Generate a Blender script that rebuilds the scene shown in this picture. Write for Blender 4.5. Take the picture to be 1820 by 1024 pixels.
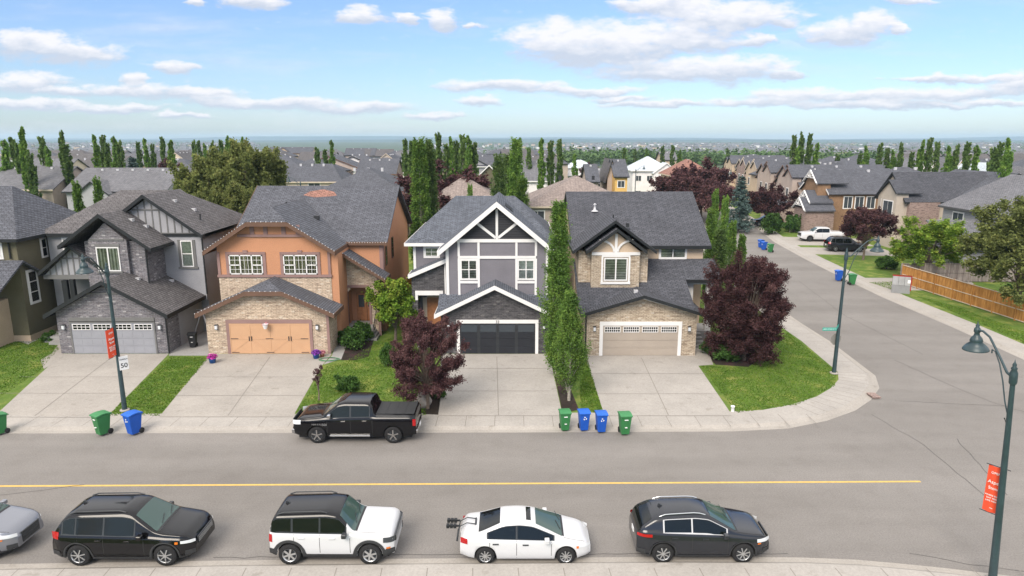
import bpy, bmesh, math, random
from mathutils import Vector, Matrix
from math import radians, sin, cos, pi, sqrt
random.seed(7)
for o in list(bpy.data.objects): bpy.data.objects.remove(o)
SC = bpy.context.scene
COL = SC.collection
# ------------------------------------------------------------------ camera
FPX = 1213.0; PITCH = math.atan(265/1213.0); CH = 14.0
cam_d = bpy.data.cameras.new('camera'); cam = bpy.data.objects.new('camera', cam_d); COL.objects.link(cam)
cam.location = (0, 0, CH); cam.rotation_euler = (pi/2-PITCH, 0, 0)
cam_d.sensor_width = 36; cam_d.lens = 36*FPX/1820.0
cam_d.clip_start = 0.1; cam_d.clip_end = 60000
SC.camera = cam
_s, _c = sin(PITCH), cos(PITCH)
def ray(px, py):
    x = (px-910)/FPX; u = -(py-512)/FPX
    return x, _c+u*_s, -_s+u*_c
def G(px, py, z=0.12):
    """where the line of sight through a pixel of the photograph meets height z"""
    x, y, w = ray(px, py); t = (z-CH)/w
    return (x*t, y*t)
def PZ(px, py, Y):
    x, y, w = ray(px, py); t = Y/y
    return (x*t, CH+w*t)
# ------------------------------------------------------------------ world
SUN_EL, SUN_AZ = 42, 205          # degrees; azimuth clockwise from +Y
world = bpy.data.worlds.new('World'); SC.world = world; world.use_nodes = True
wn = world.node_tree; wn.nodes.clear()
def N(nt, typ, **kw):
    n = nt.nodes.new(typ)
    for k, v in kw.items():
        if k.startswith('i_'):
            key = k[2:]
            n.inputs[int(key) if key.isdigit() else key.replace('_', ' ')].default_value = v
        else: setattr(n, k, v)
    return n
def M2(nt, op, a, b=None, clamp=False, c=None):
    n = nt.nodes.new('ShaderNodeMath'); n.operation = op; n.use_clamp = clamp
    for i, v in enumerate((a, b, c)):
        if v is None: continue
        if isinstance(v, (int, float)): n.inputs[i].default_value = v
        else: nt.links.new(v, n.inputs[i])
    return n.outputs[0]
def V2(nt, op, a, b=None, c=None):
    n = nt.nodes.new('ShaderNodeVectorMath'); n.operation = op
    for i, v in enumerate((a, b, c)):
        if v is None: continue
        if isinstance(v, (tuple, list)): n.inputs[i].default_value = v
        else: nt.links.new(v, n.inputs[i])
    return n
sky = N(wn, 'ShaderNodeTexSky', sky_type='NISHITA', sun_disc=False, sun_elevation=radians(SUN_EL), sun_rotation=radians(SUN_AZ),
        altitude=1000, air_density=1.0, dust_density=1.2, ozone_density=1.6)
bg = N(wn, 'ShaderNodeBackground', i_Strength=0.071); wout = N(wn, 'ShaderNodeOutputWorld')
tc = N(wn, 'ShaderNodeTexCoord'); sep = N(wn, 'ShaderNodeSeparateXYZ'); wn.links.new(tc.outputs['Generated'], sep.inputs[0])
yy = M2(wn, 'MAXIMUM', M2(wn, 'ABSOLUTE', sep.outputs[1]), 0.08)
ca = M2(wn, 'DIVIDE', sep.outputs[0], yy); ce = M2(wn, 'DIVIDE', sep.outputs[2], yy)
comb = N(wn, 'ShaderNodeCombineXYZ'); wn.links.new(ca, comb.inputs[0]); wn.links.new(ce, comb.inputs[1])
# clouds: (px, py, half width, half height) in the photograph, turned into directions of the sky
CL = [(60,78,105,26),(130,95,90,22),(50,148,80,20),(120,165,70,8),(235,142,30,12),(232,160,95,12),(340,168,110,13),(420,182,110,10),(520,184,120,12),(640,192,110,11),(770,208,60,6),(60,186,120,10),(200,196,120,9),(330,208,60,6),
      (305,120,44,12),(455,4,60,12),(350,5,30,6),(640,30,50,16),(718,36,26,10),(784,36,38,18),(840,48,20,6),(1000,72,115,34),(1110,75,150,38),(1230,72,110,26),(1340,72,40,13),(1050,92,150,30),
      (1180,126,140,22),(1290,124,130,24),(1390,134,40,8),(1200,10,90,28),(1320,30,120,26),(1400,40,40,10),(1500,60,80,26),(1545,40,45,22),(1590,48,30,8),(1000,158,60,6),(900,152,130,12),(1060,163,80,9),
      (850,180,50,9),(1420,168,120,14),(1560,172,140,14),(1700,168,120,13),(1800,150,70,24),(1770,135,80,7),(1680,140,110,7),(1640,185,180,8),(1180,186,120,7),(1350,180,110,9),(1780,186,90,5),(1100,176,60,6),(1620,4,40,7),(1500,186,120,7),(1260,40,120,22),(1130,8,60,12)]
mx = None; num = None; den = None
warp = N(wn, 'ShaderNodeTexNoise', i_Scale=14.0, i_Detail=7.0, i_Roughness=0.62)
mp = N(wn, 'ShaderNodeMapping'); mp.inputs['Scale'].default_value = (1, 2.4, 1)
wn.links.new(comb.outputs[0], mp.inputs[0]); wn.links.new(mp.outputs[0], warp.inputs['Vector'])
wv = V2(wn, 'SUBTRACT', warp.outputs['Color'], (.5, .5, .5)).outputs[0]
wv = V2(wn, 'MULTIPLY', wv, (0.10, 0.030, 0)).outputs[0]
cv = V2(wn, 'ADD', comb.outputs[0], wv).outputs[0]
for (px, py, hw, hh) in CL:
    x, y, w = ray(px, py); a0, e0 = x/y, w/y
    sa, se = hw*1.12/FPX, hh*1.22/FPX
    d = V2(wn, 'MULTIPLY_ADD', cv, (1/sa, 1/se, 0), (-a0/sa, -e0/se, 0)).outputs[0]
    dt = V2(wn, 'DOT_PRODUCT', d, d).outputs['Value']
    m = M2(wn, 'SUBTRACT', 1.0, dt, clamp=True)
    sp = N(wn, 'ShaderNodeSeparateXYZ'); wn.links.new(d, sp.inputs[0])
    v = M2(wn, 'MULTIPLY', m, sp.outputs[1])
    mx = m if mx is None else M2(wn, 'MAXIMUM', mx, m)
    num = v if num is None else M2(wn, 'ADD', num, v)
    den = m if den is None else M2(wn, 'ADD', den, m)
sh = M2(wn, 'DIVIDE', num, M2(wn, 'MAXIMUM', den, 0.05))
fine = N(wn, 'ShaderNodeTexNoise', i_Scale=38.0, i_Detail=8.0, i_Roughness=0.6)
wn.links.new(mp.outputs[0], fine.inputs['Vector'])
dens = M2(wn, 'ADD', mx, M2(wn, 'MULTIPLY', M2(wn, 'SUBTRACT', fine.outputs[0], 0.5), 1.35))
cr = N(wn, 'ShaderNodeMapRange', interpolation_type='SMOOTHSTEP'); wn.links.new(dens, cr.inputs[0])
cr.inputs[1].default_value = 0.05; cr.inputs[2].default_value = 0.85; cr.inputs[4].default_value = 0.95
# thin veil streaks
mp2 = N(wn, 'ShaderNodeMapping'); mp2.inputs['Scale'].default_value = (1.5, 11, 1); wn.links.new(comb.outputs[0], mp2.inputs[0])
veil = N(wn, 'ShaderNodeTexNoise', i_Scale=2.2, i_Detail=6.0, i_Roughness=0.55); wn.links.new(mp2.outputs[0], veil.inputs['Vector'])
vr = N(wn, 'ShaderNodeMapRange', interpolation_type='SMOOTHSTEP'); wn.links.new(veil.outputs[0], vr.inputs[0])
vr.inputs[1].default_value = 0.46; vr.inputs[2].default_value = 0.78; vr.inputs[4].default_value = 0.5
cov = M2(wn, 'MAXIMUM', cr.outputs[0], vr.outputs[0])
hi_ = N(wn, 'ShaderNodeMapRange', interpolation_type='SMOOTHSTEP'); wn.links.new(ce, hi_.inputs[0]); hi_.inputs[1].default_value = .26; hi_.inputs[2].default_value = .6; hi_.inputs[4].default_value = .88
shr = N(wn, 'ShaderNodeMapRange'); wn.links.new(M2(wn, 'ADD', sh, M2(wn, 'MULTIPLY', M2(wn, 'SUBTRACT', fine.outputs[0], 0.5), 1.1)), shr.inputs[0])
shr.inputs[1].default_value = -0.35; shr.inputs[2].default_value = 0.32
ccol = N(wn, 'ShaderNodeMix', data_type='RGBA'); wn.links.new(shr.outputs[0], ccol.inputs[0])
SKYK = 1.0
ccol.inputs[6].default_value = (4.2, 4.6, 5.4, 1); ccol.inputs[7].default_value = (6.6, 6.5, 6.7, 1)
# base sky: the Nishita sky, cooled a little
gain = N(wn, 'ShaderNodeMix', data_type='RGBA', blend_type='MULTIPLY'); gain.inputs[0].default_value = 1
wn.links.new(sky.outputs[0], gain.inputs[6]); gain.inputs[7].default_value = (0.90, .985, 1.16, 1)
skm = N(wn, 'ShaderNodeMix', data_type='RGBA'); wn.links.new(cov, skm.inputs[0])
hz_ = N(wn, 'ShaderNodeMapRange'); wn.links.new(ce, hz_.inputs[0]); hz_.inputs[1].default_value = 0.0; hz_.inputs[2].default_value = 0.22; hz_.inputs[3].default_value = .80; hz_.inputs[4].default_value = 1.0
gsc = V2(wn, 'SCALE', gain.outputs[2]); wn.links.new(hz_.outputs[0], gsc.inputs['Scale'])
wn.links.new(gsc.outputs[0], skm.inputs[6]); wn.links.new(ccol.outputs[2], skm.inputs[7])
top_ = N(wn, 'ShaderNodeMix', data_type='RGBA'); wn.links.new(hi_.outputs[0], top_.inputs[0]); wn.links.new(skm.outputs[2], top_.inputs[6]); top_.inputs[7].default_value = (10.5, 10.3, 10.2, 1)  # unseen bright cloud cover high above the view, added to lift ambient light
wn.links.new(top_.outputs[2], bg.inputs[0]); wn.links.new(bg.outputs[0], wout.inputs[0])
# ------------------------------------------------------------------ sun
HAZE = 1.35e-4
sl = bpy.data.lights.new('sun', 'SUN'); sl.energy = 1.8; sl.angle = radians(32); sl.color = (1, .90, .78)
sun = bpy.data.objects.new('sun', sl); COL.objects.link(sun)
_az, _el = radians(SUN_AZ), radians(SUN_EL)
sdir = Vector((sin(_az)*cos(_el), cos(_az)*cos(_el), sin(_el)))
sun.rotation_euler = sdir.to_track_quat('Z', 'Y').to_euler()
SC.view_settings.view_transform = 'Standard'; SC.view_settings.look = 'None'
SC.view_settings.exposure = 1.12; SC.view_settings.gamma = 1
SC.render.engine = 'CYCLES'
SC.cycles.max_bounces = 6; SC.cycles.diffuse_bounces = 3; SC.cycles.glossy_bounces = 2; SC.cycles.transparent_max_bounces = 6
SC.cycles.transmission_bounces = 3; SC.cycles.volume_bounces = 1; SC.cycles.use_denoising = True
# ------------------------------------------------------------------ materials
MATS = {}
def rgb(c): return (c[0], c[1], c[2], 1)
def mat_base(name, rough=.8, spec=.3, coat=0.0, metal=0.0):
    m = bpy.data.materials.new(name); m.use_nodes = True
    nt = m.node_tree; b = nt.nodes['Principled BSDF']
    b.inputs['Roughness'].default_value = rough; b.inputs['Specular IOR Level'].default_value = spec
    b.inputs['Coat Weight'].default_value = coat; b.inputs['Coat Roughness'].default_value = 0.04; b.inputs['Metallic'].default_value = metal
    MATS[name] = m
    return m, nt, b
def noise_col(nt, cols, scale, coord='Object', detail=4, rough=.6, stretch=(1, 1, 1), lo=.35, hi=.65, out=False):
    t = N(nt, 'ShaderNodeTexCoord'); mpn = N(nt, 'ShaderNodeMapping'); mpn.inputs['Scale'].default_value = stretch
    nt.links.new(t.outputs[coord], mpn.inputs[0])
    n = N(nt, 'ShaderNodeTexNoise', i_Scale=scale, i_Detail=float(detail), i_Roughness=rough); nt.links.new(mpn.outputs[0], n.inputs['Vector'])
    r = N(nt, 'ShaderNodeValToRGB'); nt.links.new(n.outputs[0], r.inputs[0])
    el = r.color_ramp.elements
    el[0].position = lo; el[0].color = rgb(cols[0]); el[1].position = hi; el[1].color = rgb(cols[-1])
    for i in range(1, len(cols)-1):
        e = el.new(lo+(hi-lo)*i/(len(cols)-1)); e.color = rgb(cols[i])
    return r.outputs[0], n.outputs[0], mpn.outputs[0]
def mixc(nt, f, a, b, mode='MIX'):
    m = N(nt, 'ShaderNodeMix', data_type='RGBA', blend_type=mode)
    for i, v in ((0, f), (6, a), (7, b)):
        if isinstance(v, (int, float)): m.inputs[i].default_value = v
        elif isinstance(v, tuple): m.inputs[i].default_value = rgb(v)
        else: nt.links.new(v, m.inputs[i])
    return m.outputs[2]
def bump(nt, b, h, strength=.3, dist=.02):
    n = N(nt, 'ShaderNodeBump', i_Strength=strength, i_Distance=dist); nt.links.new(h, n.inputs['Height']); nt.links.new(n.outputs[0], b.inputs['Normal'])
def plain(name, c, rough=.8, var=.12, scale=1.2, **kw):
    m, nt, b = mat_base(name, rough, **kw)
    col, f, _ = noise_col(nt, [tuple(v*(1-var) for v in c), tuple(v*(1+var) for v in c)], scale, lo=.3, hi=.7, detail=6)
    nt.links.new(col, b.inputs['Base Color']); return m
def stucco(name, c, grime=.1):
    m, nt, b = mat_base(name, .92, .2)
    col, f, _ = noise_col(nt, [tuple(v*(1-grime) for v in c), tuple(v*(1+grime) for v in c)], .7, coord='UV', lo=.3, hi=.7, detail=8)
    c2, f2, _ = noise_col(nt, [(.82, .82, .82), (1.1, 1.1, 1.1)], 22, coord='UV', detail=2)
    nt.links.new(mixc(nt, .8, col, c2, 'MULTIPLY'), b.inputs['Base Color']); bump(nt, b, f2, .4, .01); return m
def brickish(name, cols, mortar, bw, bh, ms=.012, offs=.5, rough=.85, bstr=.5, patch=.25, bias=0.0, coord='UV', spot=None, mixn=.5, nst=None):
    m, nt, b = mat_base(name, rough, .25)
    t = N(nt, 'ShaderNodeTexCoord')
    br = N(nt, 'ShaderNodeTexBrick', offset=offs, squash=1.0); nt.links.new(t.outputs[coord], br.inputs['Vector'])
    br.inputs['Scale'].default_value = 1; br.inputs['Brick Width'].default_value = bw; br.inputs['Row Height'].default_value = bh
    br.inputs['Mortar Size'].default_value = ms; br.inputs['Mortar Smooth'].default_value = .3; br.inputs['Bias'].default_value = bias
    br.inputs['Color1'].default_value = rgb(cols[0]); br.inputs['Color2'].default_value = rgb(cols[1]); br.inputs['Mortar'].default_value = rgb(mortar)
    c2, f2, _ = noise_col(nt, cols[2:] if len(cols) > 3 else [cols[0], cols[1], cols[-1]], 1.0, coord=coord, stretch=nst or (1.6/bw*.5, 1.2/bh*.5, 1), detail=3, lo=.37, hi=.63)
    col = mixc(nt, mixn, br.outputs['Color'], c2)
    c3, f3, _ = noise_col(nt, [(1-patch,)*3, (1+patch,)*3], .45, coord=coord, detail=5, lo=.3, hi=.7)
    col = mixc(nt, 1.0, col, c3, 'MULTIPLY')
    mm = N(nt, 'ShaderNodeMath', operation='MULTIPLY'); mm.inputs[1].default_value = .8; nt.links.new(br.outputs['Fac'], mm.inputs[0])
    col = mixc(nt, mm.outputs[0], col, mortar)
    if spot:
        v = N(nt, 'ShaderNodeTexWhiteNoise', noise_dimensions='2D'); sn = V2(nt, 'SNAP', t.outputs[coord], (bw*.6, bh, 1)).outputs[0]
        nt.links.new(sn, v.inputs['Vector']); gt = M2(nt, 'GREATER_THAN', v.outputs[0], spot[1])
        col = mixc(nt, M2(nt, 'MULTIPLY', gt, .38), col, spot[0])
    nt.links.new(col, b.inputs['Base Color'])
    inv = M2(nt, 'SUBTRACT', 1.0, br.outputs['Fac']); bump(nt, b, M2(nt, 'ADD', inv, M2(nt, 'MULTIPLY', f2, .8)), bstr, .025)
    return m
def shingle(name, c, var=.28):
    k = lambda f: tuple(v*f for v in c)
    return brickish(name, [k(1-var), k(1+var), k(.68), k(1.4)], k(.30), .34, .155, ms=.022, offs=.37, rough=.92, bstr=.5, patch=.13)
def stone(name, a, b_, c, mortar, spot=None):
    k = lambda q, f: tuple(min(.8, v*f) for v in q)
    return brickish(name, [a, b_, k(c, .55), k(a, .85), k(b_, 1.1), k(c, .8), k(b_, 1.2)], mortar, .34, .095, ms=.010, offs=.41, bstr=1.0, patch=.15, spot=spot, mixn=.68, nst=(1.9, 8.5, 1))
shingle('roof_charcoal', (0.1079, 0.1122, 0.1306)); shingle('roof_brown', (.130, .122, .125)); shingle('roof_blue', (0.1164, 0.1278, 0.1534)); shingle('roof_taupe', (0.284, 0.2343, 0.213))
shingle('roof_dark', (0.08236, 0.0852, 0.0994)); shingle('roof_grey', (0.1704, 0.1704, 0.1846)); shingle('roof_red', (0.3124, 0.1633, 0.1278)); shingle('roof_pale', (0.5964, 0.6532, 0.71), .08)
stone('stone_grey', (0.162, 0.162, 0.1823), (0.2835, 0.27, 0.2835), (0.216, 0.1823, 0.189), (0.0675, 0.0675, 0.07425), ((0.675, 0.6615, 0.648), .965))
stone('stone_dark', (0.072, 0.0696, 0.0768), (0.138, 0.132, 0.138), (0.102, 0.096, 0.096), (0.03, 0.03, 0.036), ((0.264, 0.252, 0.24), .96))
stone('stone_tan', (.46, .36, .26), (.62, .53, .41), (.36, .27, .20), (.19, .15, .12), ((.74, .70, .62), .95))
stone('stone_pink', (0.54, 0.405, 0.297), (0.675, 0.5535, 0.4185), (0.351, 0.2565, 0.2025), (0.2025, 0.162, 0.135), ((0.8, 0.756, 0.648), .95))
stone('stone_brown', (0.297, 0.2025, 0.1755), (0.4455, 0.3375, 0.297), (0.2295, 0.162, 0.1485), (0.135, 0.108, 0.1013))
stucco('stucco_orange', (.50, .25, .143), .05); stucco('stucco_grey', (0.3294, 0.3294, 0.3477)); stucco('stucco_purple', (0.1891, 0.1806, 0.2013)); stucco('stucco_tan', (0.5124, 0.4026, 0.2989))
stucco('stucco_olive', (0.1403, 0.1281, 0.0854)); stucco('stucco_pinkish', (.43, .355, .31)); stucco('stucco_beige', (.45, .39, .33)); stucco('stucco_white', (0.7564, 0.732, 0.732)); stucco('stucco_yellow', (0.671, 0.427, 0.1464)); stucco('stucco_blue', (0.366, 0.3904, 0.4514)); stucco('stucco_rust', (0.5124, 0.2318, 0.122)); stucco('stucco_cream', (0.61, 0.5124, 0.4148)); stucco('stucco_darkgrey', (0.122, 0.122, 0.1281))
brickish('siding_dark', [(.036, .036, .042), (.045, .045, .05), (.04, .04, .045)], (.012, .012, .014), 9, .16, ms=.012, offs=0, bstr=.7, patch=.1)
brickish('siding_wood', [(.26, .16, .095), (.33, .205, .12), (.21, .13, .075)], (0.072, 0.036, 0.024), .18, .16, ms=.01, bstr=.7)
brickish('siding_grey', [(0.288, 0.288, 0.3), (0.324, 0.324, 0.336), (0.3, 0.3, 0.312)], (0.12, 0.12, 0.12), 9, .18, ms=.012, offs=0, bstr=.7, patch=.1)
plain('trim_white', (.72, .71, .70), .6, .05); plain('trim_black', (.018, .020, .022), .5, .15); plain('trim_brown', (.13, .075, .052), .6); plain('trim_mauve', (.26, .165, .15), .7)
plain('trim_grey', (.15, .148, .145), .6); plain('trim_tan', (.52, .44, .35), .7); plain('trim_darkgrey', (.075, .075, .078), .6)
plain('metal_black', (.025, .028, .032), .4, spec=.5); plain('metal_dark', (.05, .055, .06), .45); plain('metal_light', (.5, .5, .52), .4); plain('metal_galv', (.25, .255, .26), .5); plain('metal_locker', (.34, .345, .35), .5)
plain('lamp_green', (.028, .052, .060), .42, .2, 3, spec=.5); plain('door_grey', (.27, .275, .30), .6, .05); plain('door_orange', (.52, .315, .185), .65, .05); plain('door_black', (.022, .024, .03), .45, .1); plain('door_tan', (.36, .31, .26), .65, .05)
plain('wood_door', (.36, .16, .075), .5, .2, 5); plain('soffit', (.45, .44, .42), .8); plain('white_plastic', (.75, .75, .75), .5, .04)
plain('bark', (.16, .125, .10), .95, .3, 9); plain('bark_pale', (.34, .31, .26), .95, .3, 9); plain('rubber', (.018, .018, .019), .85, .15, 6); plain('plastic_dark', (.035, .036, .038), .6, .1)
plain('bin_green', (.035, .17, .055), .5, .1, 3); plain('bin_green_lid', (.05, .21, .08), .5, .1, 3); plain('bin_blue', (.012, .085, .42), .5, .1, 3); plain('bin_blue_lid', (.02, .12, .52), .5, .1, 3); plain('bin_black', (.02, .02, .022), .55)
plain('pot_blue', (.02, .09, .30), .35); plain('petals_magenta', (.42, .03, .28), .7, .4, 20); plain('petals_purple', (.20, .04, .34), .7, .4, 20); plain('petals_pink', (.6, .25, .3), .7, .3, 20); plain('terracotta', (.42, .17, .09), .8)
plain('rock', (.33, .30, .27), .95, .35, 3); plain('banner_red', (.75, .085, .035), .7, .05); plain('sign_white', (.78, .78, .78), .5, .03); plain('sign_ink', (.02, .02, .02), .5); plain('sign_green', (.02, .33, .26), .4); plain('sign_back', (.23, .22, .20), .5)
plain('yellow_paint', (.60, .40, .11), .8, .12, 6); plain('steel', (.55, .56, .57), .3, .08, 5, metal=.8); plain('lens_red', (.35, .008, .01), .15, .1, spec=.6); plain('lens_amber', (.62, .16, .02), .2, .1); plain('lens_white', (.62, .64, .67), .12, .1, spec=.8)
plain('paint_white', (.56, .565, .58), .3, .015, coat=.6); plain('paint_black', (.0045, .0045, .006), .10, .05, coat=.4, spec=.25); plain('paint_graphite', (.022, .024, .030), .16, .05, coat=.5, metal=.2, spec=.3); plain('paint_silver', (.20, .21, .24), .28, .02, coat=1.0, metal=.5)
plain('paint_red', (.35, .02, .02), .25, .05, coat=1.0); plain('paint_blue', (.03, .06, .12), .25, .05, coat=1.0); plain('curtain_green', (.46, .48, .41), .9, .25, 8); plain('interior_dark', (.03, .03, .03), .9); plain('chrome', (.62, .63, .64), .12, .02, metal=1.0)
plain('vent_dark', (.03, .032, .036), .6); plain('paint_taupe', (.30, .26, .22), .7)
def carglass(name, c, rough=.03):
    m, nt, b = mat_base(name, rough, .9); b.inputs['Base Color'].default_value = rgb(c); b.inputs['Coat Weight'].default_value = .0; b.inputs['Specular IOR Level'].default_value = .38
carglass('car_glass', (.006, .008, .008)); carglass('car_glass_green', (.05, .085, .078)); carglass('far_glass', (.05, .06, .07), .12)
def winglass():
    m = bpy.data.materials.new('window_glass'); m.use_nodes = True; nt = m.node_tree; nt.nodes.clear()
    o = N(nt, 'ShaderNodeOutputMaterial'); tr = N(nt, 'ShaderNodeBsdfTransparent'); gl = N(nt, 'ShaderNodeBsdfGlossy', i_Roughness=.04); mx_ = N(nt, 'ShaderNodeMixShader'); fr = N(nt, 'ShaderNodeFresnel', i_IOR=1.55)
    tr.inputs[0].default_value = (.93, .95, .94, 1)
    nt.links.new(fr.outputs[0], mx_.inputs[0]); nt.links.new(tr.outputs[0], mx_.inputs[1]); nt.links.new(gl.outputs[0], mx_.inputs[2]); nt.links.new(mx_.outputs[0], o.inputs[0]); MATS['window_glass'] = m
winglass()
def blind(name, a, b_, per, vert=False):
    m, nt, b = mat_base(name, .9, .1); t = N(nt, 'ShaderNodeTexCoord'); sp = N(nt, 'ShaderNodeSeparateXYZ'); nt.links.new(t.outputs['UV'], sp.inputs[0])
    w = M2(nt, 'SINE', M2(nt, 'MULTIPLY', sp.outputs[0 if vert else 1], 2*pi/per)); g = M2(nt, 'MULTIPLY_ADD', w, .5, c=.5)
    c2, f2, _ = noise_col(nt, [(.6, .6, .6), (1.3, 1.3, 1.3)], 1.5, coord='UV', detail=4)
    nt.links.new(mixc(nt, 1, mixc(nt, g, a, b_), c2, 'MULTIPLY'), b.inputs['Base Color'])
blind('blind_slats', (.05, .055, .045), (.62, .64, .54), .11); blind('blind_pale', (.5, .52, .5), (.68, .70, .67), .12); blind('curtain_fold', (.12, .13, .10), (.62, .62, .52), .22, True); blind('curtain_gold', (.09, .08, .05), (.56, .50, .33), .17, True)
def asphalt():
    m, nt, b = mat_base('asphalt', .95, .15)
    c1, f1, _ = noise_col(nt, [(.172, .160, .149), (.205, .192, .180), (.238, .223, .209)], .10, stretch=(.35, 2.2, 1), detail=7, lo=.3, hi=.7)
    c2, f2, _ = noise_col(nt, [(.72, .72, .72), (1.0, 1.0, 1.0), (1.25, 1.25, 1.25)], 16, detail=6, rough=.8, lo=.32, hi=.68)
    c3, f3, _ = noise_col(nt, [(.90, .895, .89), (1.0, 1.0, 1.0), (1.04, 1.04, 1.04)], .8, detail=8, rough=.7, lo=.28, hi=.72)
    nt.links.new(mixc(nt, 1, mixc(nt, .85, c1, c2, 'MULTIPLY'), c3, 'MULTIPLY'), b.inputs['Base Color']); bump(nt, b, f2, .25, .01)
asphalt()
def concrete(name, c, joint=None, jw=.018):
    m, nt, b = mat_base(name, .9, .2)
    c1, f1, _ = noise_col(nt, [tuple(v*.90 for v in c), tuple(v*1.08 for v in c)], .5, detail=8, lo=.3, hi=.7)
    c2, f2, _ = noise_col(nt, [(.88, .88, .88), (1.08, 1.08, 1.08)], 12, detail=5, rough=.7)
    c3, f3, _ = noise_col(nt, [(.80, .79, .77), (1, 1, 1)], 1.7, detail=6, lo=.27, hi=.40)
    col = mixc(nt, 1, mixc(nt, 1, c1, c2, 'MULTIPLY'), c3, 'MULTIPLY')
    nt.links.new(col, b.inputs['Base Color']); bump(nt, b, f2, .15, .01)
concrete('concrete', (.345, .32, .29)); concrete('concrete_light', (.365, .342, .315)); concrete('concrete_step', (0.3162, 0.3069, 0.2976))
def grassmat(name, a, b_, c):
    m, nt, b = mat_base(name, .95, .1)
    c1, f1, _ = noise_col(nt, [a, b_, c], .55, detail=8, rough=.65, lo=.28, hi=.72)
    c2, f2, _ = noise_col(nt, [(.72, .75, .7), (1.0, 1.0, 1.0), (1.28, 1.22, 1.2)], 13, detail=5, rough=.8, lo=.3, hi=.7)
    c3, f3, _ = noise_col(nt, [(1, 1, 1), (2.0, 1.4, 1.8)], .9, detail=7, lo=.50, hi=.68, stretch=(1, .8, 1))
    nt.links.new(mixc(nt, 1, mixc(nt, 1, c1, c2, 'MULTIPLY'), c3, 'MULTIPLY'), b.inputs['Base Color']); bump(nt, b, f2, .9, .05)
grassmat('lawn', (.068, .122, .024), (.105, .170, .034), (.150, .205, .050)); grassmat('farland', (.045, .075, .042), (.07, .10, .06), (.10, .12, .08)); grassmat('soil', (0.02464, 0.01904, 0.01568), (0.0392, 0.03136, 0.02688), (0.056, 0.04704, 0.04032))
def leafmat(name, cols, trans=.42, sc=1.3):
    m = bpy.data.materials.new(name); m.use_nodes = True; nt = m.node_tree; nt.nodes.clear()
    o = N(nt, 'ShaderNodeOutputMaterial'); d = N(nt, 'ShaderNodeBsdfDiffuse'); t = N(nt, 'ShaderNodeBsdfTranslucent'); mx_ = N(nt, 'ShaderNodeMixShader', i_Fac=trans)
    c1, f1, _ = noise_col(nt, cols, sc, detail=3, lo=.3, hi=.7)
    oi = N(nt, 'ShaderNodeObjectInfo'); k = M2(nt, 'MULTIPLY_ADD', oi.outputs['Random'], .35, c=.82)
    hs = N(nt, 'ShaderNodeHueSaturation'); nt.links.new(c1, hs.inputs['Color']); nt.links.new(k, hs.inputs['Value'])
    wnz = N(nt, 'ShaderNodeTexNoise', i_Scale=9.0, i_Detail=1.0); tcn = N(nt, 'ShaderNodeTexCoord'); nt.links.new(tcn.outputs['Object'], wnz.inputs['Vector'])
    k2 = M2(nt, 'MULTIPLY_ADD', wnz.outputs[0], 1.6, c=.2)
    col = mixc(nt, 1, hs.outputs[0], (1, 1, 1), 'MULTIPLY'); vm = V2(nt, 'SCALE', col); nt.links.new(k2, vm.inputs['Scale'])
    nt.links.new(vm.outputs[0], d.inputs[0]); nt.links.new(vm.outputs[0], t.inputs[0])
    nt.links.new(d.outputs[0], mx_.inputs[1]); nt.links.new(t.outputs[0], mx_.inputs[2]); nt.links.new(mx_.outputs[0], o.inputs[0]); MATS[name] = m
leafmat('leaf_poplar', [(0.09, 0.17, 0.044), (0.15, 0.26, 0.06), (0.26, 0.38, 0.08)]); leafmat('leaf_poplar_dark', [(.075, .13, .05), (.12, .19, .06), (.19, .27, .08)])
leafmat('leaf_plum', [(.060, .031, .034), (.098, .050, .053), (.175, .098, .092)], .25); leafmat('leaf_lime', [(0.126, 0.238, 0.035), (0.196, 0.329, 0.042), (0.336, 0.42, 0.07)], .4); leafmat('leaf_bright', [(0.098, 0.196, 0.028), (0.182, 0.28, 0.042), (0.336, 0.378, 0.07)], .4)
leafmat('leaf_olive', [(.11, .13, .05), (.17, .20, .065), (.27, .28, .10)]); leafmat('leaf_spruce', [(.06, .10, .085), (.11, .165, .15), (.17, .24, .23)], .1); leafmat('leaf_forest', [(0.054, 0.096, 0.036), (0.084, 0.138, 0.054), (0.12, 0.168, 0.066)], .2, .02)
leafmat('leaf_grass', [(0.069, 0.138, 0.0184), (0.1092, 0.1955, 0.02875), (0.161, 0.23, 0.04025)], .3); leafmat('leaf_shrub', [(0.04025, 0.08625, 0.023), (0.069, 0.138, 0.0345), (0.115, 0.1955, 0.0575)], .3)
def fencemat(name, cols):
    m, nt, b = mat_base(name, .85, .15)
    t = N(nt, 'ShaderNodeTexCoord'); sn = V2(nt, 'SNAP', t.outputs['UV'], (.145, 50, 1)).outputs[0]; v = N(nt, 'ShaderNodeTexWhiteNoise', noise_dimensions='2D'); nt.links.new(sn, v.inputs['Vector'])
    c1 = mixc(nt, v.outputs[0], cols[0], cols[1]); c2, f2, _ = noise_col(nt, [(.65, .62, .6), (1.15, 1.15, 1.15)], 3, coord='UV', stretch=(2, .5, 1), detail=6, lo=.3, hi=.7)
    nt.links.new(mixc(nt, 1, c1, c2, 'MULTIPLY'), b.inputs['Base Color'])
fencemat('fence_cedar', [(.36, .165, .045), (.50, .25, .075)]); fencemat('fence_grey', [(.20, .17, .155), (.30, .265, .24)])
plain('far_ridge', (.045, .075, .07), .95, .25, .004)
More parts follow.
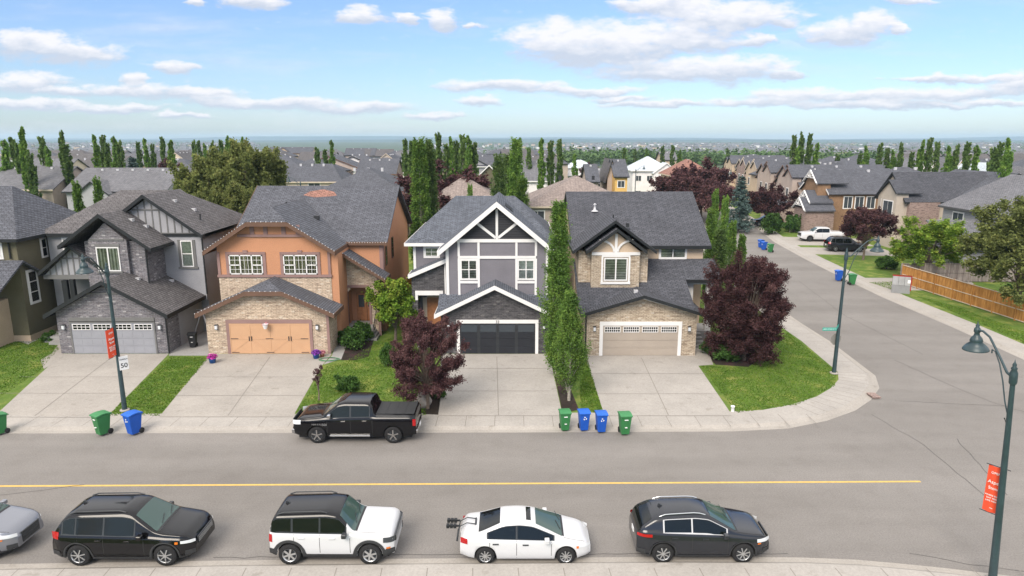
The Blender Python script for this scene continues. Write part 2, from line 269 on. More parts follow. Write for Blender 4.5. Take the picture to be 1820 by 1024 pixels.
# ------------------------------------------------------------------ mesh helpers
OFF = {}
def tagp(o, label=None, cat=None, group=None, kind=None):
    if label: o['label'] = label
    if cat: o['category'] = cat
    if group: o['group'] = group
    if kind: o['kind'] = kind
    return o
def thing(name, label, cat, loc=(0, 0, 0), rotz=0.0, group=None, world_coords=False):
    o = bpy.data.objects.new(name, None); COL.objects.link(o); o.empty_display_size = .3
    o.location = loc; o.rotation_euler = (0, 0, rotz); OFF[o.name] = Vector(loc) if world_coords else Vector((0, 0, 0))
    return tagp(o, label, cat, group)
class MB:
    def __init__(s): s.v = []; s.f = []; s.m = []; s.sm = []
    def add(s, vs, fs, m=0, smooth=False):
        b = len(s.v); s.v += [tuple(v) for v in vs]; s.f += [tuple(i+b for i in f) for f in fs]; s.m += [m]*len(fs); s.sm += [smooth]*len(fs); return s
    def box(s, x0, x1, y0, y1, z0, z1, m=0):
        return s.add([(x0,y0,z0),(x1,y0,z0),(x1,y1,z0),(x0,y1,z0),(x0,y0,z1),(x1,y0,z1),(x1,y1,z1),(x0,y1,z1)], [(0,3,2,1),(4,5,6,7),(0,1,5,4),(1,2,6,5),(2,3,7,6),(3,0,4,7)], m)
    def prism(s, pts, ext, m=0):
        """closed solid: planar polygon pts swept by the vector ext"""
        n = len(pts); e = Vector(ext); a = [Vector(p) for p in pts]; b = [p+e for p in a]
        nn = Vector((0,0,0))
        for i in range(n): nn += a[i].cross(a[(i+1) % n])
        if nn.dot(e) > 0: a.reverse(); b.reverse()
        return s.add(a+b, [tuple(range(n)), tuple(range(2*n-1, n-1, -1))]+[(i, i+n, (i+1) % n+n, (i+1) % n) for i in range(n)], m)
    def beam(s, p, q, w, h, m=0, up=(0, 0, 1)):
        p, q = Vector(p), Vector(q); d = (q-p).normalized(); u = Vector(up); sd = d.cross(u)
        if sd.length < 1e-4: sd = Vector((1, 0, 0))
        sd.normalize(); u = sd.cross(d)
        c = [p-sd*w/2-u*h/2, p+sd*w/2-u*h/2, p+sd*w/2+u*h/2, p-sd*w/2+u*h/2]
        return s.prism(c, q-p, m)
    def tube(s, pts, rs, n=8, m=0, cap=True, smooth=True):
        pts = [Vector(p) for p in pts]
        if isinstance(rs, (int, float)): rs = [rs]*len(pts)
        vs = []; fs = []; ref = None
        for i, p in enumerate(pts):
            d = (pts[min(i+1, len(pts)-1)]-pts[max(i-1, 0)]).normalized()
            if ref is None: ref = Vector((1, 0, 0)) if abs(d.x) < .9 else Vector((0, 1, 0))
            a = d.cross(ref).normalized(); b = a.cross(d); ref = -b if False else ref
            for k in range(n): t = 2*pi*k/n; vs.append(p+(a*cos(t)+b*sin(t))*rs[i])
        for i in range(len(pts)-1):
            for k in range(n): k2 = (k+1) % n; fs.append((i*n+k, i*n+k2, (i+1)*n+k2, (i+1)*n+k))
        s.add(vs, fs, m, smooth)
        if cap: L = len(pts)-1; s.add(vs[:n], [tuple(range(n))], m); s.add(vs[L*n:], [tuple(range(n-1, -1, -1))], m)
        return s
    def lathe(s, prof, n=16, m=0, c=(0, 0, 0), axis='z', smooth=True):
        vs = []; fs = []; c = Vector(c)
        for (r, z) in prof:
            for k in range(n):
                t = 2*pi*k/n
                vs.append(c+(Vector((r*cos(t), r*sin(t), z)) if axis == 'z' else Vector((r*cos(t), z, r*sin(t)))))
        for i in range(len(prof)-1):
            for k in range(n): k2 = (k+1) % n; fs.append((i*n+k, i*n+k2, (i+1)*n+k2, (i+1)*n+k))
        return s.add(vs, fs, m, smooth)
    def build(s, name, mats, parent=None, fixn=True, bevel=0.0):
        me = bpy.data.meshes.new(name)
        off = OFF.get(parent.name, Vector((0, 0, 0))) if parent else Vector((0, 0, 0))
        me.from_pydata([(v[0]-off[0], v[1]-off[1], v[2]-off[2]) for v in s.v], [], s.f)
        if isinstance(mats, str): mats = [mats]
        for mn in mats: me.materials.append(MATS[mn])
        me.polygons.foreach_set('material_index', s.m); me.polygons.foreach_set('use_smooth', s.sm)
        if fixn or bevel:
            bm = bmesh.new(); bm.from_mesh(me)
            if fixn: bmesh.ops.recalc_face_normals(bm, faces=bm.faces)
            if bevel: bmesh.ops.bevel(bm, geom=list(bm.edges), offset=bevel, segments=1, affect='EDGES', profile=.5)
            bm.to_mesh(me); bm.free()
        uv = me.uv_layers.new(name='UVMap'); d = []
        for p in me.polygons:
            n = p.normal
            if abs(n.z) > .98: t = Vector((1, 0, 0)); b = Vector((0, 1, 0))
            else: t = Vector((-n.y, n.x, 0)).normalized(); b = n.cross(t)
            for vi in p.vertices: co = me.vertices[vi].co; d += [co.dot(t)+40, co.dot(b)+40]
        uv.data.foreach_set('uv', d)
        o = bpy.data.objects.new(name, me); COL.objects.link(o)
        if parent: o.parent = parent; OFF[o.name] = off
        return o
class FA:
    """a wall plane: u along it, z up, d outward"""
    def __init__(s, kind, c):
        s.O, s.U, s.N = {'S': (Vector((0, c, 0)), Vector((1, 0, 0)), Vector((0, -1, 0))), 'E': (Vector((c, 0, 0)), Vector((0, 1, 0)), Vector((1, 0, 0))),
                         'W': (Vector((c, 0, 0)), Vector((0, 1, 0)), Vector((-1, 0, 0))), 'N': (Vector((0, c, 0)), Vector((1, 0, 0)), Vector((0, 1, 0)))}[kind]
    def p(s, u, z, d=0): return s.O+s.U*u+Vector((0, 0, z))+s.N*d
    def box(s, mb, u0, u1, z0, z1, d0, d1, m=0):
        return mb.prism([s.p(u0, z0, d0), s.p(u1, z0, d0), s.p(u1, z1, d0), s.p(u0, z1, d0)], s.N*(d1-d0), m)
    def poly(s, mb, pts, d0, d1, m=0):
        return mb.prism([s.p(u, z, d0) for u, z in pts], s.N*(d1-d0), m)
def gable_wall(mb, fa, u0, u1, z0, ze, zr, uc=None, clip=None, depth=.2, m=0):
    """wall outline under a gable; clip = height of a clipped peak"""
    uc = (u0+u1)/2 if uc is None else uc
    if clip: k = (zr-clip)/(zr-ze); top = [(u1, ze), (uc+(u1-uc)*k, clip), (uc-(uc-u0)*k, clip), (u0, ze)]
    else: top = [(u1, ze), (uc, zr), (u0, ze)]
    return fa.poly(mb, [(u0, z0), (u1, z0)]+top, -depth, 0, m)
def slab(mb, pts, t=.12, m=0): return mb.prism([Vector(p) for p in pts], (0, 0, -t), m)
def roof_gable(mb, fb, axis, c, hw, ov, v0, v1, zr, s, clip=None, clip_back=None, t=.14, board=.22, lo=None, ro=None, fascia=True, eaves=True):
    """ridge along v at u=c; v0 the front rake, v1 the back; s the slope; fb collects the fascia boards"""
    def m(u, v, z): return Vector((u, v, z)) if axis == 'y' else Vector((v, u, z))
    sgn = 1 if v1 > v0 else -1
    L = hw+(ov if lo is None else lo); R = hw+(ov if ro is None else ro)
    for side, D in ((-1, L), (1, R)):
        pts = [m(c+side*D, v0, zr-D*s), m(c+side*D, v1, zr-D*s)]
        if clip_back: w = (zr-clip_back)/s; pts += [m(c+side*w, v1, clip_back), m(c, v1-sgn*(zr-clip_back)/s, zr)]
        else: pts += [m(c, v1, zr)]
        if clip: w = (zr-clip)/s; pts += [m(c, v0+sgn*(zr-clip)/s, zr), m(c+side*w, v0, clip)]
        else: pts += [m(c, v0, zr)]
        slab(mb, pts, t)
        if fascia:
            a, b = m(c+side*D, v0, zr-D*s), m(c, v0, zr)
            if clip: b = m(c+side*w, v0, clip)
            o = m(0, -sgn*.035, 0)
            fb.prism([a+Vector((0, 0, .012)), b+Vector((0, 0, .012)), b-Vector((0, 0, board)), a-Vector((0, 0, board))], o)
            if eaves:
                e = m(side*.035, 0, 0); a2 = m(c+side*D, v0-sgn*.035, zr-D*s); b2 = m(c+side*D, v1, zr-D*s)
                fb.prism([a2+Vector((0, 0, .01)), b2+Vector((0, 0, .01)), b2-Vector((0, 0, board)), a2-Vector((0, 0, board))], e)
    if clip:
        w = (zr-clip)/s; slab(mb, [m(c-w, v0, clip), m(c+w, v0, clip), m(c, v0+sgn*w, zr)], t)
        if fascia: fb.prism([m(c-w, v0, clip+.012), m(c+w, v0, clip+.012), m(c+w, v0, clip-board), m(c-w, v0, clip-board)], m(0, -sgn*.035, 0))
def roof_hip(mb, fb, x0, x1, y0, y1, ze, r0, r1, zr, t=.14, board=.2):
    A, B, C_, D = (x0, y0, ze), (x1, y0, ze), (x1, y1, ze), (x0, y1, ze); R0 = (r0[0], r0[1], zr); R1 = (r1[0], r1[1], zr)
    if abs(r0[0]-r1[0]) >= abs(r0[1]-r1[1]):
        for q in ([A, B, R1, R0], [B, C_, R1], [C_, D, R0, R1], [D, A, R0]): slab(mb, q, t)
    else:
        for q in ([A, B, R0], [B, C_, R1, R0], [C_, D, R1], [D, A, R0, R1]): slab(mb, q, t)
    for p, q, e in ((A, B, (0, -.035, 0)), (B, C_, (.035, 0, 0)), (C_, D, (0, .035, 0)), (D, A, (-.035, 0, 0))):
        p = Vector(p); q = Vector(q); fb.prism([p+Vector((0, 0, .01)), q+Vector((0, 0, .01)), q-Vector((0, 0, board)), p-Vector((0, 0, board))], e)
def window(parent, fa, u0, u1, z0, z1, cols=2, rows=1, trim=.1, frame='trim_white', casing=None, curtain='blind_slats', sill=True, muntin=0.0, mc=2, mr=2, fw=.055, label=None):
    """cols/rows: sashes; muntin > 0 adds small glazing bars"""
    f = MB(); cm = casing or frame
    if trim:
        fa.box(f, u0-trim, u0, z0-trim, z1+trim, 0, .045, 1); fa.box(f, u1, u1+trim, z0-trim, z1+trim, 0, .045, 1)
        fa.box(f, u0, u1, z1, z1+trim, 0, .045, 1); fa.box(f, u0, u1, z0-trim, z0, 0, .06 if sill else .045, 1)
    d0, d1 = .0, .07
    fa.box(f, u0, u0+fw, z0, z1, d0, d1); fa.box(f, u1-fw, u1, z0, z1, d0, d1); fa.box(f, u0+fw, u1-fw, z0, z0+fw, d0, d1); fa.box(f, u0+fw, u1-fw, z1-fw, z1, d0, d1)
    for i in range(1, cols): u = u0+(u1-u0)*i/cols; fa.box(f, u-fw*.55, u+fw*.55, z0+fw, z1-fw, d0, d1-.004)
    for i in range(1, rows): z = z0+(z1-z0)*i/rows; fa.box(f, u0+fw, u1-fw, z-fw*.45, z+fw*.45, d0, d1-.009)
    if muntin:
        for i in range(1, cols*mc):
            if i % mc: u = u0+(u1-u0)*i/(cols*mc); fa.box(f, u-muntin/2, u+muntin/2, z0+fw, z1-fw, .025, .058)
        for i in range(1, rows*mr):
            if i % mr: z = z0+(z1-z0)*i/(rows*mr); fa.box(f, u0+fw, u1-fw, z-muntin/2, z+muntin/2, .025, .055)
    w = f.build('window', [frame, cm], parent)
    if label: w['label'] = label
    g = MB(); fa.box(g, u0+fw*.5, u1-fw*.5, z0+fw*.5, z1-fw*.5, .045, .05); g.build('pane', 'window_glass', w)
    if curtain: g = MB(); fa.box(g, u0+.02, u1-.02, z0+.02, z1-.02, .004, .012); g.build('curtain' if 'curtain' in curtain else 'blind', curtain, w)
    return w
def garage_door(parent, fa, u0, u1, z1, matn, rows=4, win=None, z0=.13, framem='trim_white', fwid=.14, cols=4, style='panel'):
    d = MB(); n = rows; h = (z1-z0)/n
    for i in range(n):
        a, b = z0+i*h, z0+(i+1)*h
        fa.box(d, u0, u1, a+.006, b-.006, -.02, .03)
        if style == 'panel' and not (win and i == n-1):
            for k in range(cols*2):
                cw = (u1-u0)/(cols*2); fa.box(d, u0+cw*k+.08, u0+cw*(k+1)-.08, a+.09, b-.09, .03, .040)
    if style == 'carriage':
        for k in range(cols+1): u = u0+(u1-u0)*k/cols; fa.box(d, max(u0, u-.055), min(u1, u+.055), z0, z1, .03, .05)
        for z in (z0+.06, z0+(z1-z0)*.5, z1-.06): fa.box(d, u0, u1, z-.05, z+.05, .03, .047)
        for k in range(cols):
            a, b = u0+(u1-u0)*k/cols+.06, u0+(u1-u0)*(k+1)/cols-.06
            if k % 2: a, b = b, a
            p, q = fa.p(a, z0+.1, .038), fa.p(b, z0+(z1-z0)*.5-.05, .038); d.beam(p, q, .02, .09, up=tuple(fa.N.cross((q-p).normalized())))
    do = d.build('garage_door', matn, parent)
    fr = MB(); fa.box(fr, u0-fwid, u0, .125, z1+fwid*1.2, 0, .06); fa.box(fr, u1, u1+fwid, .125, z1+fwid*1.2, 0, .06); fa.box(fr, u0, u1, z1, z1+fwid*1.2, 0, .06)
    fr.build('door_frame', framem, do)
    if win:
        for k in range(4):
            a = u0+(u1-u0)*k/4; b = u0+(u1-u0)*(k+1)/4; a += .13; b -= .13; z0w = z1-h*.82; z1w = z1-h*.2
            wv_ = MB(); fa.box(wv_, a, b, z0w, z1w, .03, .034, 1)
            fa.box(wv_, a-.04, b+.04, z1w, z1w+.04, .03, .055); fa.box(wv_, a-.04, b+.04, z0w-.04, z0w, .03, .055); fa.box(wv_, a-.04, a, z0w, z1w, .03, .055); fa.box(wv_, b, b+.04, z0w, z1w, .03, .055)
            for i in range(1, win[0]): u = a+(b-a)*i/win[0]; fa.box(wv_, u-.015, u+.015, z0w, z1w, .03, .05)
            for i in range(1, win[1]): z = z0w+(z1w-z0w)*i/win[1]; fa.box(wv_, a, b, z-.015, z+.015, .03, .048)
            wv_.build('window', ['trim_white', 'car_glass'], do)
    return do
def roof_vents(parent, pts, dark=False, s=.3):
    for (x, y, z) in pts:
        b = MB(); b.box(x-s/2, x+s/2, y-s/2, y+s/2, z-.2, z+.07); b.box(x-s*.55, x+s*.55, y-s*.55, y+s*.55, z+.07, z+.09); b.build('roof_vent', 'vent_dark' if dark else 'metal_light', parent)
def stacks(parent, pts):
    for (x, y, z) in pts: b = MB(); b.tube([(x, y, z-.3), (x, y, z+.42)], .06, 8); b.build('vent_pipe', 'vent_dark', parent)
def carriage_lamp(parent, fa, u, z):
    b = MB(); fa.box(b, u-.05, u+.05, z-.08, z+.1, 0, .04); fa.box(b, u-.075, u+.075, z-.16, z+.1, .07, .22, 1); fa.box(b, u-.1, u+.1, z+.1, z+.14, .045, .245); fa.box(b, u-.085, u+.085, z-.19, z-.16, .06, .23); b.build('wall_lamp', ['metal_black', 'lens_white'], parent)
def text(parent, s, size, loc, rot, matn, name='lettering', align='CENTER', ext=.004):
    c = bpy.data.curves.new(name, 'FONT'); c.body = s; c.size = size; c.align_x = align; c.align_y = 'CENTER'; c.extrude = ext; c.materials.append(MATS[matn])
    o = bpy.data.objects.new(name, c); COL.objects.link(o); off = OFF.get(parent.name, Vector((0, 0, 0))); o.location = Vector(loc)-off; o.rotation_euler = rot; me = o.to_mesh().copy(); o.to_mesh_clear(); m2 = bpy.data.objects.new(name, me); COL.objects.link(m2); m2.location = o.location; m2.rotation_euler = rot; m2.parent = parent; bpy.data.objects.remove(o); bpy.data.curves.remove(c); return m2
def clone(root, loc, rotz=None, scale=None, label=None, group=None):
    r = root.copy(); COL.objects.link(r); r.location = loc
    if rotz is not None: r.rotation_euler = (0, 0, rotz)
    if scale is not None: r.scale = scale
    if label: r['label'] = label
    if group: r['group'] = group
    for ch in list(root.children):
        c = ch.copy(); COL.objects.link(c); c.parent = r
        for g in list(ch.children): d = g.copy(); COL.objects.link(d); d.parent = c
    return r
def struct(mb, name, m, label=None):
    o = mb.build(name, m); o['kind'] = 'structure'; o['label'] = label or name.replace('_', ' '); return o
# ------------------------------------------------------------------ ground, roads, pavements
RK = [(22.5, 45.96), (22.5, 52), (22.9, 60), (23.6, 70), (24.9, 80), (26.6, 94), (29.8, 113), (32.0, 130), (35, 155), (38, 185), (40, 212)]   # west kerb of side street
corner = [G(px, py, 0) for px, py in [(900, 769), (1300, 767), (1400, 762), (1470, 748), (1520, 730), (1548, 711), (1563, 690), (1556, 668)]]
EK = [(33.2, 42.2), (33.5, 50), (33.5, 60), (33.9, 67), (34.9, 80), (36.4, 94), (40.0, 113), (42.3, 130), (45.5, 155), (48.5, 185), (50.5, 212)]   # east kerb
def gz(x, y):
    r = sqrt(x*x+y*y)
    if r < 330: return -.03
    if r < 900: t = (r-330)/570; return -.03-16*(t*t*(3-2*t))
    if r < 3200: t = (r-900)/2300; return -16+8*t+2.0*sin(x*.004)*t
    if r < 8000: t = (r-3200)/4800; return -8+10*t+3*sin(x*.0007+1)*t
    return 2+0.0*r
g = MB(); RR = [0, 60, 120, 200, 330, 400, 500, 600, 700, 800, 900, 1200, 1600, 2200, 3200, 4200, 5500, 7000, 8000, 8800]; NA = 72; vs = []; fs = []
for r in RR[1:]:
    for k in range(NA): a = 2*pi*k/NA; x, y = r*sin(a), r*cos(a); vs.append((x, y, gz(x, y)))
vs.append((0, 0, -.03)); cidx = len(vs)-1
for k in range(NA): fs.append((cidx, (k+1) % NA, k))
for i in range(len(RR)-2):
    for k in range(NA): k2 = (k+1) % NA; fs.append((i*NA+k, i*NA+k2, (i+1)*NA+k2, (i+1)*NA+k))
g.add(vs, fs, 0, True); struct(g, 'ground', 'farland', 'green land falling away behind the houses')
def sheet(pts, z, t=None):
    mb = MB(); mb.prism([(p[0], p[1], z) for p in pts], (0, 0, -(t or .02))); return mb
BK = [G(px, py, 0) for px, py in [(0, 1003), (440, 996), (760, 993), (1200, 990), (1420, 991), (1520, 995), (1600, 1002), (1680, 1010), (1780, 1022)]]   # south edge of asphalt
road = [(-130, 20.3)]+BK+[(24, 18), (30, 12), (140, 12)]+[(140, 34), (45, 34), (37.5, 36.5), (34.4, 39.5)]+EK+[(50, 230), (39, 230)]+RK[::-1]+corner[::-1]+[(-130, 30.9)]
mb = MB(); mb.prism([(p[0], p[1], 0.0) for p in road], (0, 0, -.02)); struct(mb, 'road', 'asphalt', 'grey asphalt street and the side street leading off it')
# blocks of lawn, raised to pavement height
west = [(-130, 31.2)]+[(c[0], c[1]+.0) for c in corner]+RK+[(39, 230), (-130, 230)]
def inset(pts, d):
    """shift an open polyline to its left by d"""
    out = []
    for i, p in enumerate(pts):
        a = Vector(pts[max(i-1, 0)]); b = Vector(pts[min(i+1, len(pts)-1)]); t = (b-a).normalized(); n = Vector((-t.y, t.x)); out.append((p[0]+n.x*d, p[1]+n.y*d))
    return out
kerbW = [(-130, 30.9), (-60, 30.9), (-25, 30.92)]+corner+RK
inner = inset(kerbW, 2.15)
mid = inset(kerbW, .42)
# rolled kerb and gutter, then pavement
def band(a, b, za, zb, t=.05):
    mb = MB()
    for i in range(len(a)-1):
        q = [(a[i][0], a[i][1], za), (a[i+1][0], a[i+1][1], za), (b[i+1][0], b[i+1][1], zb), (b[i][0], b[i][1], zb)]
        n = len(mb.v); low = [(x, y, z-t) for x, y, z in q]
        mb.add(q+low, [(0, 1, 2, 3), (7, 6, 5, 4), (0, 4, 5, 1), (1, 5, 6, 2), (2, 6, 7, 3), (3, 7, 4, 0)])
    return mb
def kerb_and_walk(name, line, w1, w2, lab):
    a = line; b = inset(line, w1*.55); c = inset(line, w1); d = inset(line, w2)
    k = band(a, b, .006, .012); k2 = band(b, c, .012, .12, .10); k.add(k2.v, k2.f)
    struct(k, 'kerb', 'concrete', 'rolled concrete kerb and gutter of the '+lab)
    struct(band(c, d, .122, .122, .12), 'pavement', 'concrete_light', 'concrete pavement of the '+lab)
    return c, d
kc, kd = kerb_and_walk('w', kerbW, .55, 2.15, 'near block')
mb = MB(); wl = [(p[0], p[1]) for p in kd]+[(36, 230), (-130, 230)]
mb.prism([(p[0], p[1], .118) for p in wl], (0, 0, -.12)); struct(mb, 'lawn', 'lawn', 'mown green lawns of the near block')
south = [(p[0], p[1]) for p in BK]; sL = [(-130, 20.6)]+south+[(24, 18), (30, 12)]
sLr = sL[::-1]; kerb_and_walk('s', sLr, .5, 2.2, 'south side')
si = inset(sLr, 2.2); mb = MB(); mb.prism([(p[0], p[1], .118) for p in si]+[(-130, -30, .118), (30, -30, .118)], (0, 0, -.1)); struct(mb, 'grass_verge', 'lawn', 'grass verge along the south pavement')
eL = EK[::-1]; eline = [(50, 230)]+EK[::-1]+[(34.4, 39.5), (37.5, 36.5), (45, 34), (140, 34)]
kerb_and_walk('e', eline, .5, 2.1, 'far side of the side street')
ei = inset(eline, 2.1); mb = MB(); mb.prism([(p[0], p[1], .118) for p in ei]+[(140, 230, .118)], (0, 0, -.12)); struct(mb, 'lawn', 'lawn', 'lawns across the side street')
def drive(name, px, z=.126, m='concrete', lab=None, pix=True):
    pts = [G(a, b, z) for a, b in px] if pix else px
    mb = MB(); mb.prism([(p[0], p[1], z) for p in pts], (0, 0, -.006)); struct(mb, name, m, lab); return pts
drive('driveway', [(-60, 780), (-60, 737), (-5, 735), (110, 629), (300, 629), (190, 741)][1:], lab='pale driveway of the grey stone house')
drive('driveway', [(283, 741), (374, 629), (590, 629), (572, 650), (520, 741)], lab='pale driveway of the orange house')
drive('driveway', [(779, 739), (784, 629), (976, 629), (1000, 739)], m='concrete_light', lab='pale driveway of the purple grey house')
drive('driveway', [(1075, 739), (1039, 631), (1236, 631), (1268, 648), (1241, 650), (1302, 739)], m='concrete_light', lab='pale driveway of the tan stone house')
drive('path', [(1232, 634), (1236, 610), (1252, 608), (1268, 648)], z=.130, lab='short path to the porch of the tan stone house')
drive('path', [(590, 632), (600, 604), (655, 604), (628, 634), (600, 640), (575, 648)], z=.130, m='concrete_step', lab='path to the steps of the orange house')
drive('path', [(300, 632), (310, 612), (330, 570), (374, 570), (374, 600), (378, 632)], z=.130, m='concrete_step', lab='path between the grey and orange houses')
drive('path', [(30, 606), (86, 578), (110, 574), (110, 584), (50, 612)], z=.130, m='concrete_step', lab='path beside the olive house'); drive('path', [(72, 640), (92, 628), (104, 612), (112, 612), (112, 634), (78, 656)], z=.131, m='concrete', lab='step path left of the grey stone garage')
drive('mulch_bed', [(980, 640), (993, 640), (1029, 728), (1000, 735)], m='soil', lab='dark mulch strip with the columnar aspens'); drive('mulch_bed', [(752, 736), (757, 690), (785, 690), (779, 737)], m='soil', lab='dark mulch bed under the plum tree')
drive('mulch_bed', [(1232, 612), (1262, 606), (1330, 610), (1366, 628), (1330, 652), (1272, 648)], z=.128, m='soil', lab='dark mulch bed under the big plum tree'); drive('mulch_bed', [(606, 640), (620, 604), (665, 602), (655, 634), (630, 640)], z=.1345, m='soil', lab='flower bed by the orange house steps')
# driveways over the side street
for a in ([(34.6, 62.5), (44, 62.5), (46.5, 68.4), (35.2, 68.4)], [(36.2, 83.2), (47, 81.5), (48, 87), (37, 88.8)], [(37.4, 90.5), (48, 89.5), (49, 96.5), (38.6, 98.5)], [(41.2, 108.5), (50, 107.5), (50, 113), (42.2, 114.5)]):
    drive('driveway', a, pix=False, lab='driveway off the side street at %d m' % a[0][1])
# painted centre line
mb = MB(); A = G(-60, 864.5, 0); B = G(1636, 856, 0); mb.prism([(A[0], A[1]-.06, .005), (B[0], B[1]-.06, .005), (B[0], B[1]+.06, .005), (A[0], A[1]+.06, .005)], (0, 0, -.003)); struct(mb, 'road_marking', 'yellow_paint', 'yellow centre line of the main street')
# cracks and joints
def ribbon(mb, pts, w, z):
    for i in range(len(pts)-1):
        a, b = Vector(pts[i]), Vector(pts[i+1]); t = (b-a).normalized(); n = Vector((-t.y, t.x))*w/2
        mb.add([(a.x-n.x, a.y-n.y, z), (b.x-n.x, b.y-n.y, z), (b.x+n.x, b.y+n.y, z), (a.x+n.x, a.y+n.y, z)], [(0, 1, 2, 3)])
plain('tar', (.10, .095, .09), .9); plain('joint', (.22, .20, .18), .95)
mb = MB(); rnd = random.Random(3)
def crack(pxs, w=.035):
    P = [Vector(G(a, b, 0)) for a, b in pxs]; out = []
    for i in range(len(P)-1):
        n = max(2, int((P[i+1]-P[i]).length/.5))
        for k in range(n): q = P[i].lerp(P[i+1], k/n); out.append((q.x+rnd.uniform(-.05, .05), q.y+rnd.uniform(-.05, .05)))
    out.append(tuple(P[-1])); ribbon(mb, out, w, .005)
for c in ([(1550, 737), (1640, 790), (1700, 840), (1760, 890)], [(1590, 640), (1700, 690), (1760, 714), (1860, 745)], [(1420, 500), (1500, 560), (1560, 590), (1640, 630)], [(1590, 712), (1680, 717), (1800, 722)], [(1620, 985), (1720, 1003), (1820, 1016)], [(0, 880), (150, 862)], [(1700, 780), (1790, 880)], [(380, 992), (700, 986), (1100, 985), (1400, 984)], [(300, 985), (120, 995)]): crack(c)
struct(mb, 'road_cracks', 'tar', 'thin cracks in the asphalt').hide_render = False
mb = MB()
for px in range(-40, 1500, 54):     # pavement joints north side
    x = (px-910)/37.0*1.0
    if x > 18: continue
    ribbon(mb, [(x, 31.5), (x, 33.05)], .03, .1245)
for i in range(-26, 16): ribbon(mb, [(i*1.5+.3, 18.4), (i*1.5+.2, 20.1)], .03, .1245)
for a in range(1, 9):
    pass
for k in range(6, len(kc)-1):
    for q in (0.0, .33, .66):
        a = Vector(kc[k]).lerp(Vector(kc[k+1]), q); b = Vector(kd[k]).lerp(Vector(kd[k+1]), q); ribbon(mb, [tuple(a), tuple(b)], .03, .1245)
def jl(a, b): ribbon(mb, [G(*a, .13), G(*b, .13)], .035, .1345)
for a, b in (((62, 739), (200, 634)), ((35, 670), (255, 670)), ((0, 699), (225, 699)), ((405, 739), (480, 634)), ((352, 670), (555, 670)), ((310, 703), (538, 703)), ((886, 738), (883, 634)), ((782, 655), (978, 655)), ((781, 695), (990, 695)), ((1188, 738), (1140, 636)), ((1050, 664), (1255, 664)), ((1062, 700), (1276, 700)), ((-10, 741), (188, 742)), ((283, 741), (520, 741)), ((780, 739), (1000, 739)), ((1075, 739), (1300, 739))): jl(a, b)
struct(mb, 'pavement_joints', 'joint', 'joints in the concrete slabs')
mb = MB(); a = G(1552, 702, .1); mb.box(a[0]-.22, a[0]+.22, a[1]-.4, a[1]+.3, .05, .128); tagp(mb.build('storm_drain', 'stone_brown'), 'rusty storm drain inlet in the kerb at the street corner', 'drain')
# ------------------------------------------------------------------ the five houses of the near block
def downpipe(parent, x, y, z0, z1, m='trim_black'):
    b = MB(); b.box(x-.04, x+.04, y-.04, y+.04, z0, z1); b.build('downpipe', m, parent)
# ---- purple grey house with white trim
H = thing('house', 'purple grey house with white timber framing in its gable and a black garage door', 'house', (-1, 43, 0), world_coords=True)
w = MB()
fa = FA('S', 43.2); gable_wall(w, fa, -4.66, 2.42, .1, 2.85, 4.62, depth=.3); w.box(-4.66, -4.36, 43.5, 45.2, .1, 2.8); w.box(2.12, 2.42, 43.5, 45.2, .1, 2.8)
fe = FA('S', 45.6); fe.poly(w, [(-6.85, .1), (-6.45, .1), (-6.45, 3.55), (-4.85, 3.55), (-4.85, .1), (-4.45, .1), (-4.45, 5.85), (-6.85, 4.95)], -.3, 0)
w.box(-6.84, -6.6, 45.9, 47, .1, 4.9)
w.build('stone_wall', 'stone_dark', H)
w = MB(); fu = FA('S', 44.9); gable_wall(w, fu, -4.42, 2.42, 2.9, 7.0, 9.84, depth=2.5); w.box(-6.88, 2.40, 47, 58, .1, 7.0); w.build('wall', 'stucco_purple', H)
r = MB(); fb = MB()
roof_gable(r, fb, 'y', -1.12, 3.54, .35, 42.75, 46, 4.80, .49, board=.26)
slab(r, [(-4.9, 43.3, 3.0), (2.6, 43.3, 3.0), (2.6, 44.95, 3.78), (-4.9, 44.95, 3.78)], .1)
roof_gable(r, fb, 'y', -1.0, 3.42, .48, 44.35, 53.2, 10.02, .83, board=.36)
roof_hip(r, fb, -7.38, 3.1, 46.4, 58.6, 7.0, (-4.3, 52.5), (0.2, 52.5), 9.75)
r.prism([(-7.0, 45.25, 5.02), (-4.42, 45.25, 6.12), (-4.42, 47.0, 6.12), (-7.0, 47.0, 5.02)], (0, 0, -.12))
fb.prism([(-7.0, 45.21, 5.04), (-4.42, 45.21, 6.14), (-4.42, 45.21, 5.86), (-7.0, 45.21, 4.76)], (0, .035, 0)); fb.prism([(-7.04, 45.2, 5.03), (-7.04, 47, 5.03), (-7.04, 47, 4.8), (-7.04, 45.2, 4.8)], (.04, 0, 0))
rf = r.build('roof', 'roof_blue', H); fb.build('fascia', 'trim_white', H)
b = MB(); fu.poly(b, [(-3.62, 7.42), (1.62, 7.42), (-1.0, 9.62)], 0, .03); b.build('gable_siding', 'siding_dark', H)
b = MB(); T = lambda u0, u1, z0, z1, d=.06: fu.box(b, u0, u1, z0, z1, 0, d)
T(-4.42, -4.22, 2.95, 7.0); T(2.26, 2.42, 2.95, 7.05); T(-3.66, 1.66, 7.3, 7.52, .08); T(-3.60, 1.60, 6.2, 6.38, .07)
for u in (-3.62, -2.30, .22, 1.52): T(u, u+.15, 2.95, 6.2); T(u, u+.15, 6.38, 7.3)
T(-3.47, -2.30, 4.52, 4.68, .07); T(.37, 1.52, 4.52, 4.68, .07)
T(-1.08, -.92, 7.52, 9.5, .075)
for a, c_ in (((-1.08, 7.6), (-2.28, 8.55)), ((-.92, 7.6), (.28, 8.55))): p, q = fu.p(*a, .05), fu.p(*c_, .05); b.beam(p, q, .05, .17, up=tuple(fu.N.cross((q-p).normalized())))
